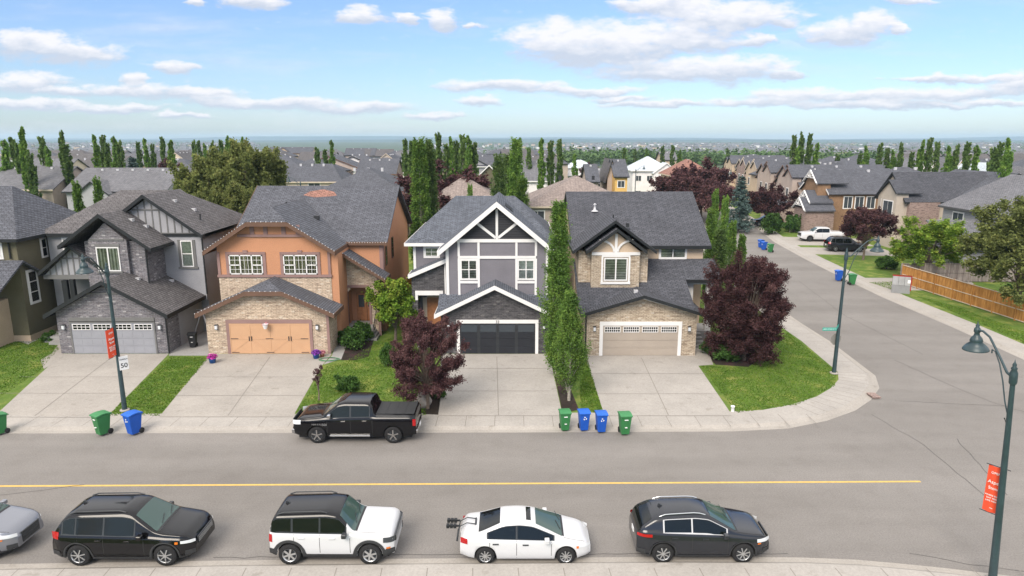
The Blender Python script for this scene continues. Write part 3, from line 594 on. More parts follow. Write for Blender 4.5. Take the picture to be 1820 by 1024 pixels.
FA('S', 47).box(b, -6.88, -6.70, 2.9, 6.9, 0, .05)
fe.box(b, -6.62, -4.72, 3.55, 3.85, 0, .1); fe.box(b, -6.62, -6.45, 3.2, 3.55, 0, .09); fe.box(b, -4.85, -4.72, 3.2, 3.55, 0, .09)
b.build('timber_trim', 'trim_white', H)
window(H, fu, -3.42, -2.34, 4.80, 6.12, 2, 2, trim=.06, fw=.06); window(H, fu, .40, 1.48, 4.80, 6.12, 2, 2, trim=.06, curtain='blind_pale', fw=.06)
window(H, FA('S', 47), -6.05, -5.15, 6.0, 6.62, 1, 1, trim=.12, muntin=.03)
garage_door(H, fa, -3.43, 1.53, 2.2, 'door_black', rows=4, cols=4, style='flat', fwid=.2)
gd = bpy.data.objects[H.name].children[-1]
b = MB()
for k in range(4):
    a = -3.43+k*1.24; fa.box(b, a+.08, a+1.16, 1.62, 2.10, .03, .036)
b.build('garage_window', 'far_glass', gd)
b = MB()
for k in range(5): a = -3.43+k*1.24; fa.box(b, max(-3.43, a-.1), min(1.53, a+.1), .14, 2.19, .03, .042)
b.build('door_stile', 'metal_black', gd)
text(H, '33', .26, (-.95, 43.2-.075, 2.305), (pi/2, 0, 0), 'sign_ink', 'house_number')
b = MB(); f7 = FA('S', 46.9); f7.box(b, -6.0, -5.05, .55, 3.1, 0, .05); d = b.build('front_door', 'wood_door', H); b = MB(); f7.box(b, -6.3, -6.0, .55, 3.1, 0, .04); f7.box(b, -6.0, -5.0, 3.1, 3.2, 0, .06); b.build('door_frame', 'trim_tan', d)
b = MB(); b.box(-6.44, -4.86, 44.9, 46.9, .1, .5); b.box(-6.44, -4.86, 44.5, 44.9, .1, .36); b.build('step', 'concrete_step', H)
for k in range(3):
    b = MB(); y0_ = 46.2+k*.75; x_ = -.2; z_ = 10.02-.8*.83+.0; b.prism([(x_-.25, y0_, z_+.22), (x_+.25, y0_, z_-.19), (x_+.25, y0_+.4, z_-.19), (x_-.25, y0_+.4, z_+.22)], (0, 0, .07)); b.build('roof_vent', 'vent_dark', H)
roof_vents(H, [(1.0, 50.5, 8.42), (1.9, 49.4, 7.7), (1.25, 51, 8.2)], True, .3); carriage_lamp(H, fa, -4.15, 2.05); carriage_lamp(H, fa, 2.1, 2.05)
downpipe(H, -4.55, 45.5, .2, 5.8, 'trim_white')
# ---- orange house
H = thing('house', 'orange stucco house with stone bands, clipped gables and peach garage door', 'house', (-15, 43, 0), world_coords=True)
w = MB(); fa = FA('S', 43.2); gable_wall(w, fa, -20.05, -12.0, .1, 2.95, 4.78, clip=4.22, depth=.3)
w.box(-20.05, -19.75, 43.5, 45.3, .1, 2.9); w.box(-12.3, -12.0, 43.5, 45.3, .1, 2.9)
fu = FA('S', 45.2); fu.box(w, -19.80, -12.22, 2.2, 4.92, -.25, 0)
fe = FA('S', 47.5); fe.poly(w, [(-11.9, .1), (-11.72, .1), (-11.72, 3.3), (-11.42, 3.66), (-10.52, 3.66), (-10.2, 3.3), (-10.2, .1), (-9.45, .1), (-9.45, 4.55), (-11.9, 6.1)], -.25, 0)
w.build('stone_wall', 'stone_pink', H)
w = MB(); gable_wall(w, FA('S', 45.21), -19.78, -12.22, 4.92, 6.98, 9.3, clip=8.5, depth=3.4); w.box(-12.22, -11.72, 45.25, 48.7, .1, 6.6)
w.box(-19.78, -9.3, 48.6, 60.5, .1, 6.9); gable_wall(w, FA('E', -9.3), 48.6, 60.5, 6.9, 6.9, 10.2, depth=.3); gable_wall(w, FA('W', -19.78), 48.6, 60.5, 6.9, 6.9, 10.2, depth=.3); w.build('wall', 'stucco_orange', H)
r = MB(); fb = MB()
roof_gable(r, fb, 'y', -16.0, 4.03, .45, 42.72, 45.25, 4.96, .45, clip=4.42, board=.28)
roof_gable(r, fb, 'y', -16.1, 3.85, .5, 44.6, 53.4, 9.52, .64, clip=8.66, board=.28)
roof_gable(r, fb, 'x', 54.5, 5.9, .35, -20.15, -8.9, 10.38, .57, board=.24)
r.prism([(-11.95, 46.6, 6.42), (-8.85, 46.6, 4.45), (-8.85, 48.6, 4.45), (-11.95, 48.6, 6.42)], (0, 0, -.13))
fb.prism([(-11.95, 46.56, 6.44), (-8.85, 46.56, 4.47), (-8.85, 46.56, 4.22), (-11.95, 46.56, 6.19)], (0, .04, 0)); fb.prism([(-8.81, 46.55, 4.46), (-8.81, 48.6, 4.46), (-8.81, 48.6, 4.24), (-8.81, 46.55, 4.24)], (-.04, 0, 0))
r.build('roof', 'roof_charcoal', H); fb.build('fascia', 'trim_brown', H)
b = MB()
T = lambda f_, u0, u1, z0, z1, d=.05: f_.box(b, u0, u1, z0, z1, 0, d)
fu2 = FA('S', 45.2); T(fu2, -19.85, -12.15, 4.88, 5.06, .09); T(fu2, -18.3, -13.9, 7.62, 7.78, .1)
for u in (-17.45, -16.55, -15.35, -14.4): T(fu2, u, u+.28, 7.78, 8.42)
T(fu2, -19.80, -19.62, 5.06, 6.6); T(fu2, -12.38, -12.2, 5.06, 6.6)
for a, c_ in ((-19.0, -16.76), (-15.35, -13.1)):
    T(fu2, a-.22, c_+.22, 6.42, 6.60, .06); T(fu2, a-.22, a-.02, 5.06, 6.42); T(fu2, c_+.02, c_+.22, 5.06, 6.42); T(fu2, (a+c_)/2-.15, (a+c_)/2+.15, 6.52, 6.72, .09)
T(FA('S', 48.6), -9.55, -9.3, 4.6, 6.8, .06); T(FA('E', -9.3), 48.6, 48.9, 4.2, 6.8, .05); T(FA('S', 43.2), -12.16, -11.98, .12, 2.9, .04); T(fe, -9.6, -9.42, .1, 4.4, .05)
fe.box(b, -11.72, -10.2, 3.66, 3.84, 0, .06); fe.box(b, -11.86, -11.70, .9, 3.4, 0, .06); fe.box(b, -10.22, -10.06, .9, 3.4, 0, .06)
b.build('trim', 'trim_mauve', H)
for a, c_ in ((-19.0, -16.76), (-15.35, -13.1)):
    f = MB(); u1_, u2_ = a+(c_-a)*.33, a+(c_-a)*.68; z0, z1 = 5.08, 6.4
    for (p, q, s_, t_) in ((a, c_, z1-.07, z1), (a, c_, z0, z0+.07), (a, a+.07, z0, z1), (c_-.07, c_, z0, z1), (u1_-.04, u1_+.04, z0, z1), (u2_-.04, u2_+.04, z0, z1), (a, u1_, 5.68, 5.75), (u2_, c_, 5.68, 5.75)): fu2.box(f, p, q, s_, t_, 0, .08)
    for u in (a+.38, a+1.02, a+1.26, c_-.38): fu2.box(f, u-.012, u+.012, z0, z1, .03, .06)
    for z in (5.42, 6.05): fu2.box(f, a, c_, z-.012, z+.012, .03, .058)
    wd = f.build('window', 'trim_white', H); g = MB(); fu2.box(g, a, c_, z0, z1, .05, .055); g.build('pane', 'window_glass', wd); g = MB(); fu2.box(g, a, c_, z0, z1, .004, .012); g.build('curtain', 'curtain_gold', wd)
fE = FA('E', -9.3)
window(H, fE, 49.4, 49.95, 4.9, 6.3, 1, 2, trim=0, frame='trim_brown', curtain='curtain_green'); window(H, fE, 52.0, 52.7, 5.0, 6.6, 1, 2, trim=0, frame='trim_brown', curtain='curtain_green')
do = garage_door(H, fa, -18.55, -13.3, 2.2, 'door_orange', rows=1, cols=4, style='carriage', framem='trim_mauve', fwid=.2)
b = MB()
for u in (-17.3, -17.15, -14.7, -14.55): fa.box(b, u, u+.05, 1.02, 1.32, .05, .09)
for u in (-18.5, -16.2, -13.9): fa.box(b, u, u+.5, 1.14, 1.18, .05, .06); fa.box(b, u, u+.5, .2, .24, .05, .06)
b.build('hinge', 'metal_black', do)
b = MB(); fa.box(b, -16.5, -15.6, 2.15, 2.75, .07, .1, 0); bb = MB(); bb.lathe([(.23, -.01), (.25, 0), (.23, .01)], 16, 0, (-16.05, 42.85, 2.25)); bb.beam((-16.05, 43.15, 2.25), (-16.05, 43.0, 2.25), .1, .05)
hp = tagp(bb.build('basketball_hoop', 'petals_pink'), 'small basketball hoop mounted over the peach garage door', 'hoop'); n_ = MB(); n_.lathe([(.19, 0), (.10, -.32)], 12, 0, (-16.05, 42.85, 2.24)); n_.build('net', 'white_plastic', hp)
b = MB(); fd = FA('S', 48.5); fd.box(b, -11.35, -10.62, .98, 3.05, 0, .05); fd.box(b, -10.58, -10.2, .98, 3.05, 0, .05); d = b.build('front_door', 'wood_door', H); b = MB(); fd.box(b, -11.2, -10.78, 2.0, 2.9, .05, .06); fd.box(b, -10.5, -10.28, 2.0, 2.9, .05, .06); b.build('pane', 'far_glass', d)
b = MB()
for k in range(5): b.box(-12.05+.0*k, -10.0+.12*(4-k), 46.15+k*.3, 48.5, .1+k*.17 if k else .1, .1+(k+1)*.17)
b.build('step', 'concrete_step', H)
b = MB(); p0 = [(-9.75, 46.2, 1.05), (-9.75, 47.4, 1.9)]; b.tube(p0, .025, 6)
for k in range(5): q = Vector(p0[0]).lerp(Vector(p0[1]), k/4); b.tube([q, q-Vector((0, 0, .88))], .018, 6)
b.build('handrail', 'metal_black', H)
b = MB(); zz_ = lambda y: 10.38-.57*(54.5-y)+.012; slab(b, [(x_, y_, zz_(y_)) for x_, y_ in ((-16.2, 53.35), (-15.3, 53.1), (-14.6, 53.15), (-13.6, 53.3), (-13.9, 53.75), (-14.8, 54.05), (-15.8, 53.8))], .02); b.build('worn_shingles', 'roof_red', H)
roof_vents(H, [(-17.9, 50.2, 8.0)], True, .28); roof_vents(H, [(-14.2, 49.6, 8.45)], True, .34); stacks(H, [(-17.0, 51.6, 8.95)]); carriage_lamp(H, fa, -19.35, 2.0); carriage_lamp(H, fa, -12.75, 2.0)
# fairy lights along the boards
b = MB()
def lights(p, q, n):
    p, q = Vector(p), Vector(q)
    for k in range(n+1): c = p.lerp(q, k/n); b.box(c.x-.015, c.x+.015, c.y-.03, c.y+.01, c.z-.02, c.z+.03)
def rake(c, D, y, zr, s, clip, n): w_ = (zr-clip)/s; lights((c-D, y-.05, zr-D*s+.03), (c-w_, y-.05, clip+.03), n); lights((c-w_, y-.05, clip+.03), (c+w_, y-.05, clip+.03), n//2); lights((c+w_, y-.05, clip+.03), (c+D, y-.05, zr-D*s+.03), n)
rake(-16.0, 4.48, 42.72, 4.96, .45, 4.42, 14); rake(-16.1, 4.35, 44.6, 9.52, .64, 8.66, 16); lights((-11.9, 46.5, 6.44), (-8.85, 46.5, 4.48), 14); lights((-11.6, 48.2, 6.78), (-9.0, 48.2, 6.78), 14)
tagp(b.build('string_lights', 'white_plastic'), 'unlit white string lights along the eaves of the orange house', 'string lights')
# ---- tan stone house
H = thing('house', 'tan house faced in pale stone with a black roof and a beige windowed garage door', 'house', (8.4, 43, 0), world_coords=True)
w = MB(); fa = FA('S', 42.8); gable_wall(w, fa, 4.88, 12.0, .1, 2.92, 3.92, depth=.3); w.box(11.7, 12.0, 43.1, 46, .1, 2.9); w.box(4.88, 5.18, 43.1, 46, .1, 2.9)
f1, f2 = FA('S', 45.0), FA('S', 45.5); f1.box(w, 5.32, 8.55, 3.2, 6.62, -.5, 0); f2.box(w, 4.5, 9.2, 3.3, 6.62, -2.5, 0); w.build('stone_wall', 'stone_tan', H)
w = MB(); gable_wall(w, FA('S', 45.04), 5.32, 8.55, 6.62, 6.66, 7.95, depth=.6); w.box(4.45, 13.6, 48, 59, .1, 6.75); gable_wall(w, FA('E', 13.6), 48, 59, 6.75, 6.75, 9.85, depth=.25); gable_wall(w, FA('W', 4.45), 48, 59, 6.75, 6.75, 9.85, depth=.25)
w.box(11.0, 12.9, 47.2, 48, .1, 4.4); w.build('wall', 'stucco_tan', H)
r = MB(); fb = MB()
slab(r, [(4.35, 43.0, 3.25), (11.9, 43.0, 3.25), (11.9, 48.0, 5.66), (4.35, 48.0, 5.66)], .14); slab(r, [(11.9, 45.7, 4.58), (14.35, 45.7, 4.58), (14.35, 48.0, 5.66), (11.9, 48, 5.66)], .14)
roof_gable(r, fb, 'y', 8.42, 3.56, .42, 42.25, 47, 4.28, .31, board=.2)
fb.box(11.9, 14.38, 45.66, 45.7, 4.38, 4.6); fb.prism([(14.36, 45.66, 4.6), (14.36, 48, 5.68), (14.36, 48, 5.44), (14.36, 45.66, 4.36)], (.04, 0, 0))
roof_gable(r, fb, 'y', 6.85, 2.35, .42, 44.95, 51.6, 8.75, .74, board=.2); roof_gable(r, fb, 'y', 6.93, 1.62, .38, 44.55, 48, 8.25, .74, board=.22)
roof_gable(r, fb, 'x', 53.5, 5.5, .45, 4.2, 14.05, 10.0, .565, board=.22); r.build('roof', 'roof_dark', H); fb.build('fascia', 'trim_black', H)
b = MB(); f1.box(b, 5.32, 8.55, 6.42, 6.62, 0, .06); f1.box(b, 6.0, 7.9, 6.3, 6.42, 0, .05); f1.box(b, 5.98, 6.1, 4.55, 6.3, 0, .05); f1.box(b, 7.8, 7.92, 4.55, 6.3, 0, .05); f1.box(b, 5.95, 7.95, 4.45, 4.6, 0, .09)
f1.box(b, 6.84, 7.02, 6.62, 7.85, 0, .05)
for s_ in (-1, 1):
    P_ = [f1.p(6.93+s_*(1.15-1.0*cos(t)), 6.62+.8*sin(t), .03) for t in [x*pi/2/6 for x in range(7)]]
    P_ = [f1.p(6.93+s_*(.12+1.0*(1-cos(t))), 6.66+.95*sin(t)*0+.75*(1-(1-(1-cos(t)))**2)**.5, .03) for t in [x*pi/2/6 for x in range(7)]]
    for i in range(6): b.beam(P_[i], P_[i+1], .05, .14, up=tuple(f1.N.cross((P_[i+1]-P_[i]).normalized())))
fs_ = FA('S', 48); pp = MB(); pp.box(11.9, 14.2, 46.05, 46.3, 4.2, 4.4); pp.build('porch_beam', 'trim_white', H); pp = MB(); pp.box(13.5, 13.9, 46.1, 46.5, .9, 4.2); pp.build('porch_column', 'trim_white', H); pp = MB(); pp.box(12.25, 12.6, 46.32, 46.6, .9, 4.4); pp.build('porch_column', 'trim_white', H)
fa.poly(b, [(4.6, 2.94), (4.6, 2.84), (8.42, 4.03-.1), (12.24, 2.84), (12.24, 2.94), (8.42, 4.12)], 0, .05)
b.build('trim', 'trim_white', H)
window(H, f1, 6.16, 7.74, 4.68, 6.24, 2, 1, trim=0, curtain='blind_slats', fw=.08); window(H, fs_, 10.55, 12.35, 5.72, 6.5, 2, 1, trim=.1)
garage_door(H, fa, 5.92, 10.82, 2.16, 'door_tan', rows=4, win=(7, 2), fwid=.22, cols=4)
b = MB(); b.box(12.2, 13.9, 45.9, 48, .1, .9)
for k in range(4): b.box(12.15, 13.1, 44.5+k*.33, 45.9, .1+k*.18 if k else .1, .1+(k+1)*.18)
b.build('step', 'concrete_step', H)
b = MB(); b.tube([(12.2, 44.5, 1.1), (12.2, 45.8, 1.75), (12.2, 45.85, .1)], .022, 6)
for k in range(6): q = Vector((12.2, 44.5+k*.26, 1.1+k*.13)); b.tube([q, q-Vector((0, 0, .9))], .012, 5)
b.build('handrail', 'metal_black', H)
b = MB(); FA('S', 47.18).box(b, 11.95, 12.8, .9, 3.1, 0, .04); b.build('front_door', 'door_tan', H)
roof_vents(H, [(8.3, 48.9, 8.0)], True, .22); roof_vents(H, [(6.7+.5, 45.5, 4.2-.1)], False, .01); b = MB(); b.lathe([(.28, 0), (.1, .12), (.06, .45), (.14, .5), (.02, .6)], 12, 0, (6.2, 51.2, 8.7)); b.build('vent_pipe', 'metal_light', H)
stacks(H, [(7.4, 49.8, 8.2)]); roof_vents(H, [(7.9, 46.3, 7.45), (8.1, 43.6, 4.25)], False, .24); carriage_lamp(H, fa, 5.35, 2.0); carriage_lamp(H, fa, 11.5, 2.0)
downpipe(H, 4.8, 42.85, .15, 2.9)
# ---- grey stone house
H = thing('house', 'grey stone house with black bargeboards and board and batten gable, street lamp in front', 'house', (-26, 43, 0), world_coords=True)
w = MB(); fa = FA('S', 43.2); gable_wall(w, fa, -29.81, -22.72, .1, 2.95, 4.85, depth=.3); w.box(-23.02, -22.72, 43.5, 45.0, .1, 2.9); w.box(-29.81, -29.51, 43.5, 46, .1, 2.9)
f1 = FA('S', 46.0); f1.box(w, -29.1, -24.95, 2.6, 7.2, -2.4, 0); gable_wall(w, FA('S', 45.7), -28.65, -26.05, 2.9, 7.3, 8.5, uc=-27.4, depth=.5); f1.box(w, -25.6, -24.95, 3, 6.9, 0, .12)
w.box(-30.7, -30.1, 45.8, 46.3, .1, 1.6); w.build('stone_wall', 'stone_grey', H)
w = MB(); f2 = FA('S', 48.4); gable_wall(w, f2, -29.4, -22.2, 2.5, 7.3, 9.9, uc=-25.8, depth=.4); w.box(-33.4, -22.24, 48.7, 57.5, .1, 7.3); w.box(-23.1, -22.74, 45, 50, .1, 2.9); w.build('wall', 'stucco_grey', H)
b = MB(); f2.poly(b, [(-29.4, 7.45), (-22.2, 7.45), (-25.8, 9.9)], 0, .03); b.build('gable_board', 'stucco_grey', H)
b = MB()
for k in range(13): u = -29.0+k*.5; zt = 9.95-abs(u+25.8)*.72; f2.box(b, u-.045, u+.045, 7.45, max(7.5, zt-.1), .03, .06)
f2.box(b, -29.4, -22.2, 7.2, 7.47, 0, .07); f2.box(b, -26.9, -24.7, 9.05, 9.15, .03, .08); f2.box(b, -23.92, -23.75, 4.95, 6.95, 0, .05); f2.box(b, -22.85, -22.68, 4.95, 6.95, 0, .05); f2.box(b, -24.0, -22.6, 4.85, 5.0, 0, .09)
FA('S', 45.7).box(b, -28.5, -26.2, 7.3, 7.42, 0, .05); FA('S', 45.7).box(b, -28.2, -26.55, 6.85, 7.05, 0, .05); FA('S', 45.7).box(b, -28.25, -26.5, 5.05, 5.2, 0, .1); fa.box(b, -28.98, -23.4, 2.3, 2.6, 0, .06); fa.box(b, -27.6, -24.8, 4.15, 4.26, 0, .06)
fp = FA('S', 46.2); fp.box(b, -32.3, -29.15, 4.55, 4.85, 0, .08); fp.box(b, -31.0, -29.3, 5.95, 6.05, 0, .05)
for k in range(7): u = -31.8+k*.42; fp.box(b, u-.045, u+.045, 4.85, min(6.4, 6.75-abs(u+29.95)*.78), .03, .06)
b.build('trim', 'trim_grey', H)
b = MB(); fp.poly(b, [(-32.2, 4.85), (-29.1, 4.85), (-29.1, 6.2), (-29.95, 6.8)], -.2, .03); b.build('porch_gable', 'stucco_grey', H)
r = MB(); fb = MB()
roof_gable(r, fb, 'y', -26.3, 3.54, .45, 42.72, 48.6, 5.12, .56, board=.26); slab(r, [(-26.3, 48.6, 5.12), (-22.31, 48.6, 2.89), (-22.31, 51.5, 2.89), (-26.3, 51.5, 5.12)], .14)
roof_gable(r, fb, 'y', -27.4, 2.45, .5, 45.15, 48.8, 9.15, .72, board=.25, ro=.75); roof_gable(r, fb, 'y', -25.8, 3.6, .28, 47.9, 53.5, 10.2, .73, board=.25)
roof_hip(r, fb, -33.9, -21.92, 48.35, 58, 7.4, (-30.2, 53.1), (-25.8, 53.1), 10.15); roof_gable(r, fb, 'y', -29.95, 2.2, .2, 45.7, 48.8, 6.95, .78, board=.24)
r.build('roof', 'roof_brown', H); fb.build('fascia', 'trim_black', H)
b = MB(); b.box(-31.0, -30.65, 45.95, 46.2, 1.5, 4.5); b.box(-30.5, -30.2, 46.0, 46.25, 1.6, 4.55); b.build('post', 'trim_black', H)
b = MB(); b.box(-32.6, -29.9, 45.7, 48.7, .1, .55); b.box(-31.9, -30.9, 45.1, 45.7, .1, .33); b.build('step', 'concrete_step', H)
fs2 = FA('S', 45.7); window(H, fs2, -28.15, -26.6, 5.2, 6.85, 2, 1, trim=0, curtain='curtain_fold', fw=.07); window(H, f2, -23.72, -22.88, 5.0, 6.9, 1, 2, trim=0, curtain='curtain_green', fw=.07)
window(H, FA('S', 48.7), -32.3, -31.3, 5.5, 7.0, 1, 1, trim=.08, curtain='curtain_green'); b = MB(); FA('S', 48.7).box(b, -31.6, -30.6, .55, 2.7, 0, .05); b.build('front_door', 'metal_dark', H)
garage_door(H, fa, -28.9, -23.5, 2.22, 'door_grey', rows=4, win=(4, 2), fwid=.1, framem='trim_grey')
roof_vents(H, [(-26.5, 47.4, 8.5), (-25.8, 47.9, 8.0), (-24.9, 50.5, 9.54), (-23.9, 51.3, 8.82)], False, .3); roof_vents(H, [(-25.5, 45.6, 4.67), (-24.4, 47.9, 4.06)], False, .26); stacks(H, [(-23.0, 50.3, 8.2)])
for u in (-29.35, -23.05): carriage_lamp(H, fa, u, 2.0)
downpipe(H, -24.9, 45.85, 4.3, 6.9); downpipe(H, -22.65, 43.15, .15, 2.9); downpipe(H, -22.15, 48.35, 3, 7.2)
# ---- olive house
H = thing('house', 'olive green stucco house cut off by the left edge of the photo', 'house', (-36, 46, 0), world_coords=True)
w = MB(); w.box(-46, -33.75, 46.0, 54.5, .1, 7.35); w.build('wall', 'stucco_olive', H); w = MB(); w.box(-46, -34.9, 43.6, 46, .1, 3.2); w.box(-46, -33.72, 45.98, 54.52, .1, .55); w.build('foundation', 'stucco_tan', H)
r = MB(); fb = MB(); roof_hip(r, fb, -46.5, -33.3, 45.5, 55.2, 7.4, (-41.5, 50.4), (-36.6, 50.4), 10.65)
roof_gable(r, fb, 'x', 45.9, 2.6, .3, -46, -33.35, 5.9, .62, board=.22)
r.build('roof', 'roof_charcoal', H); fb.build('fascia', 'trim_black', H)
fE = FA('E', -33.75); fS = FA('S', 46.0)
window(H, fE, 46.6, 47.45, 2.75, 4.95, 1, 3, trim=.12, curtain='interior_dark'); window(H, fE, 48.4, 48.95, 5.7, 7.0, 1, 2, trim=.07, curtain='interior_dark'); window(H, fS, -35.9, -34.85, 6.1, 7.05, 1, 1, trim=.14, muntin=.03, curtain='interior_dark')
b = MB(); b.box(-40, -35.0, 44.6, 46.0, 1.0, 1.15); 
for k in range(11): b.box(-35.2-k*.22-.02, -35.2-k*.22+.02, 44.62, 44.66, 1.15, 2.0)
b.box(-40, -35.1, 44.6, 44.68, 2.0, 2.08); b.box(-35.14, -35.06, 44.6, 44.68, 1.15, 2.1); b.build('porch_railing', 'trim_white', H)
downpipe(H, -34.2, 45.9, 6.0, 7.2)
# ------------------------------------------------------------------ trees
import numpy as np
def leaf_quads(C, size, rng, up=.35, stretch=1.0):
    n = len(C); a = rng.normal(size=(n, 3)); a[:, 2] += up*2*np.sign(a[:, 2]); a /= np.linalg.norm(a, axis=1)[:, None]
    b = np.cross(a, rng.normal(size=(n, 3))); b /= np.linalg.norm(b, axis=1)[:, None]; c = np.cross(a, b)
    s = size*(.6+.8*rng.random((n, 1))); b = b*s*stretch; c = c*s*.8
    V = np.stack([C-b, C-c*.9+b*.1, C+b, C+c*.9-b*.1], 1).reshape(-1, 3); return V
def leaf_obj(name, C, size, matn, parent, seed=0, up=.35, stretch=1.0):
    rng = np.random.default_rng(seed); V = leaf_quads(np.asarray(C), size, rng, up, stretch); n = len(V)//4
    me = bpy.data.meshes.new(name); me.vertices.add(len(V)); me.vertices.foreach_set('co', V.ravel())
    me.loops.add(len(V)); me.loops.foreach_set('vertex_index', np.arange(len(V), dtype=np.int32)); me.polygons.add(n)
    me.polygons.foreach_set('loop_start', np.arange(n, dtype=np.int32)*4); me.materials.append(MATS[matn]); me.update(calc_edges=True)
    o = bpy.data.objects.new(name, me); COL.objects.link(o)
    if parent: o.parent = parent
    return o
def shoot_points(shoots, per, rad, rng):
    out = []
    for p, d, L in shoots:
        t = rng.random(per)**.8; q = np.asarray(p)[None]+np.asarray(d)[None]*(t*L)[:, None]; out.append(q+rng.normal(size=(per, 3))*rad*(1.1-.75*t)[:, None])
    return np.concatenate(out)
def T_poplar(seed, n=150, per=100, size=.07, h=12., r=1.1, leaf='leaf_poplar', low=.08, lean=.0, name='poplar_tree', rag=1.0, tap=1.55, t0=.45):
    rng = np.random.default_rng(seed); root = thing(name, None, None); sh = []; tw = MB()
    tw.tube([(0, 0, 0), (.03, 0, h*.3), (lean*.5, .03, h*.65), (lean, 0, h*.96)], [.014*h, .011*h, .006*h, .002*h], 7)
    for i in range(n):
        z = h*(low+(.93-low)*((i+.5)/n)); f = (z/h-low)/(1-low); R = r*(min(1, (f+.12)*3.2)**.7)*(1-min(.93, max(0, f-t0)**1.25*tap))*(.72+rag*.45*rng.random()); R = max(R, .12*r)
        a = rng.random()*2*pi; L = (.7+.9*rng.random())*r*(.38+.62*min(1, R/r)); k = R*.6
        d = np.array([cos(a)*.36, sin(a)*.36, 1.0]); d /= np.linalg.norm(d); p = np.array([cos(a)*k*rng.random()**.5+lean*z/h, sin(a)*k*rng.random()**.5, z-L*.35]); sh.append((p, d, L))
        if i % 3 == 0: tw.tube([(lean*z/h, 0, max(.3, z-L*.7)), tuple(p+d*L*.6)], [.02*r+.012, .008], 4, cap=False)
    tw.build('trunk', 'bark_pale', root); leaf_obj('crown', shoot_points(sh, per, .16*r, rng), size, leaf, root, seed); return root
def T_bushy(seed, nc=60, per=60, sp=5, size=.08, h=6., rx=2.5, rz=2.2, zc=3.6, leaf='leaf_plum', name='plum_tree', up=.5, bark='bark', multi=0, spread=.22, flat=0.0, sl=.30, cut=-.55):
    rng = np.random.default_rng(seed); root = thing(name, None, None); tw = MB(); sh = []
    tw.tube([(0, 0, 0), (.04, .02, zc*.35), (.0, .05, zc*.75)], [.03*h**.8+.02, .025*h**.8, .012*h**.8], 7)
    for i in range(nc):
        u = rng.normal(size=3); u /= np.linalg.norm(u); u[2] = u[2] if u[2] > cut else -u[2]*.6
        rr = (.50+.5*rng.random()**.6); wob = 1+.17*sin(3*math.atan2(u[1], u[0])+seed)+.12*sin(5*u[2]*2+seed); c = np.array([u[0]*rx*rr*wob, u[1]*rx*rr*wob, zc+u[2]*rz*rr*wob])
        base = np.array([c[0]*.22, c[1]*.22, zc*.45+.35*(c[2]-zc*.45)]);
        if i % 2 == 0: tw.tube([(c[0]*.03, c[1]*.03, zc*.38), tuple(base), tuple(c)], [.05, .035, .01], 4, cap=False)
        for k in range(sp):
            d = u*(.6+.5*rng.random())+rng.normal(size=3)*.35+np.array([0, 0, up]); d /= np.linalg.norm(d); sh.append((c-d*.25, d, (.45+.6*rng.random())*rx*sl))
    tw.build('trunk', bark, root); leaf_obj('crown', shoot_points(sh, per, spread, rng), size, leaf, root, seed, up=flat+.2); return root
def T_spruce(seed, h=8, r=2.0, leaf='leaf_spruce', n=26, per=70, size=.10, name='spruce_tree'):
    rng = np.random.default_rng(seed); root = thing(name, None, None); tw = MB(); tw.tube([(0, 0, 0), (0, 0, h*.97)], [.02*h, .01], 6); sh = []
    for i in range(n):
        z = h*(.06+.9*i/n); R = r*(1-(z/h))**.85+.12
        for k in range(9): a = rng.random()*2*pi; sh.append((np.array([0, 0, z]), np.array([cos(a), sin(a), -.12+.15*rng.random()]), R*(.85+.3*rng.random())))
        tw.tube([(0, 0, z), (R*.7*cos(i), R*.7*sin(i), z)], [.02, .008], 4, cap=False)
    tw.build('trunk', 'bark', root); P_ = []
    for p, d, L in sh:
        t = rng.random(per)**.7; q = p[None]+d[None]*(t*L)[:, None]; w_ = rng.normal(size=(per, 3))*np.array([.1, .1, .05])[None]*(1.3*L)**.5; P_.append(q+w_)
    leaf_obj('crown', np.concatenate(P_), size, leaf, root, seed); return root
def put(root, x, y, z=.1, rz=0, sc=(1, 1, 1), label=None, cat='tree', group=None, first=[]):
    if root.name in first: o = clone(root, (x, y, z), rz, sc)
    else: first.append(root.name); o = root; o.location = (x, y, z); o.rotation_euler = (0, 0, rz); o.scale = sc
    o['label'] = label; o['category'] = cat
    if group: o['group'] = group
    return o
def htop(px, pytop, Y): return PZ(px, pytop, Y)[1]
# near trees, each its own
def near(root, pxb, pyb, h_model, pytop, label, w=1, rz=0, cat='tree', group=None):
    x, y = G(pxb, pyb); h = htop(pxb, pytop, y)-.1; s = h/h_model; return put(root, x, y, .1, rz, (s*w, s*w, s), label, cat, group)
near(T_bushy(1, 160, 70, 8, .046, 6.2, 2.15, 2.75, 3.5, 'leaf_plum', spread=.15, up=.5, sl=.40, cut=-.9), 760, 726, 6.9, 545, 'dark purple plum tree in front of the black garage door, beside a boulder', .98, group='purple leaved plum trees')
near(T_bushy(2, 290, 68, 9, .050, 6.6, 2.5, 3.5, 3.55, 'leaf_plum', spread=.17, up=.75, sl=.44, cut=-.93), 1322, 640, 7.6, 446, 'largest purple plum tree, on the corner lawn right of the tan stone house', .95, 1, group='purple leaved plum trees')
near(T_poplar(3, 290, 150, .045, 10.6, 1.15, 'leaf_poplar', .07, name='columnar_aspen', rag=1.3, tap=1.28, t0=.08), 990, 668, 10.6, 343, 'tallest columnar aspen, between the purple grey house and the tan stone house', 1.0, group='columnar aspens in the mulch strip')
near(T_poplar(4, 150, 140, .043, 6.2, .95, 'leaf_poplar', .17, name='columnar_aspen', rag=1.6, tap=1.5, t0=.25), 1011, 712, 6.2, 515, 'shorter columnar aspen with bare lower trunk at the front of the mulch strip', 1.0, group='columnar aspens in the mulch strip')
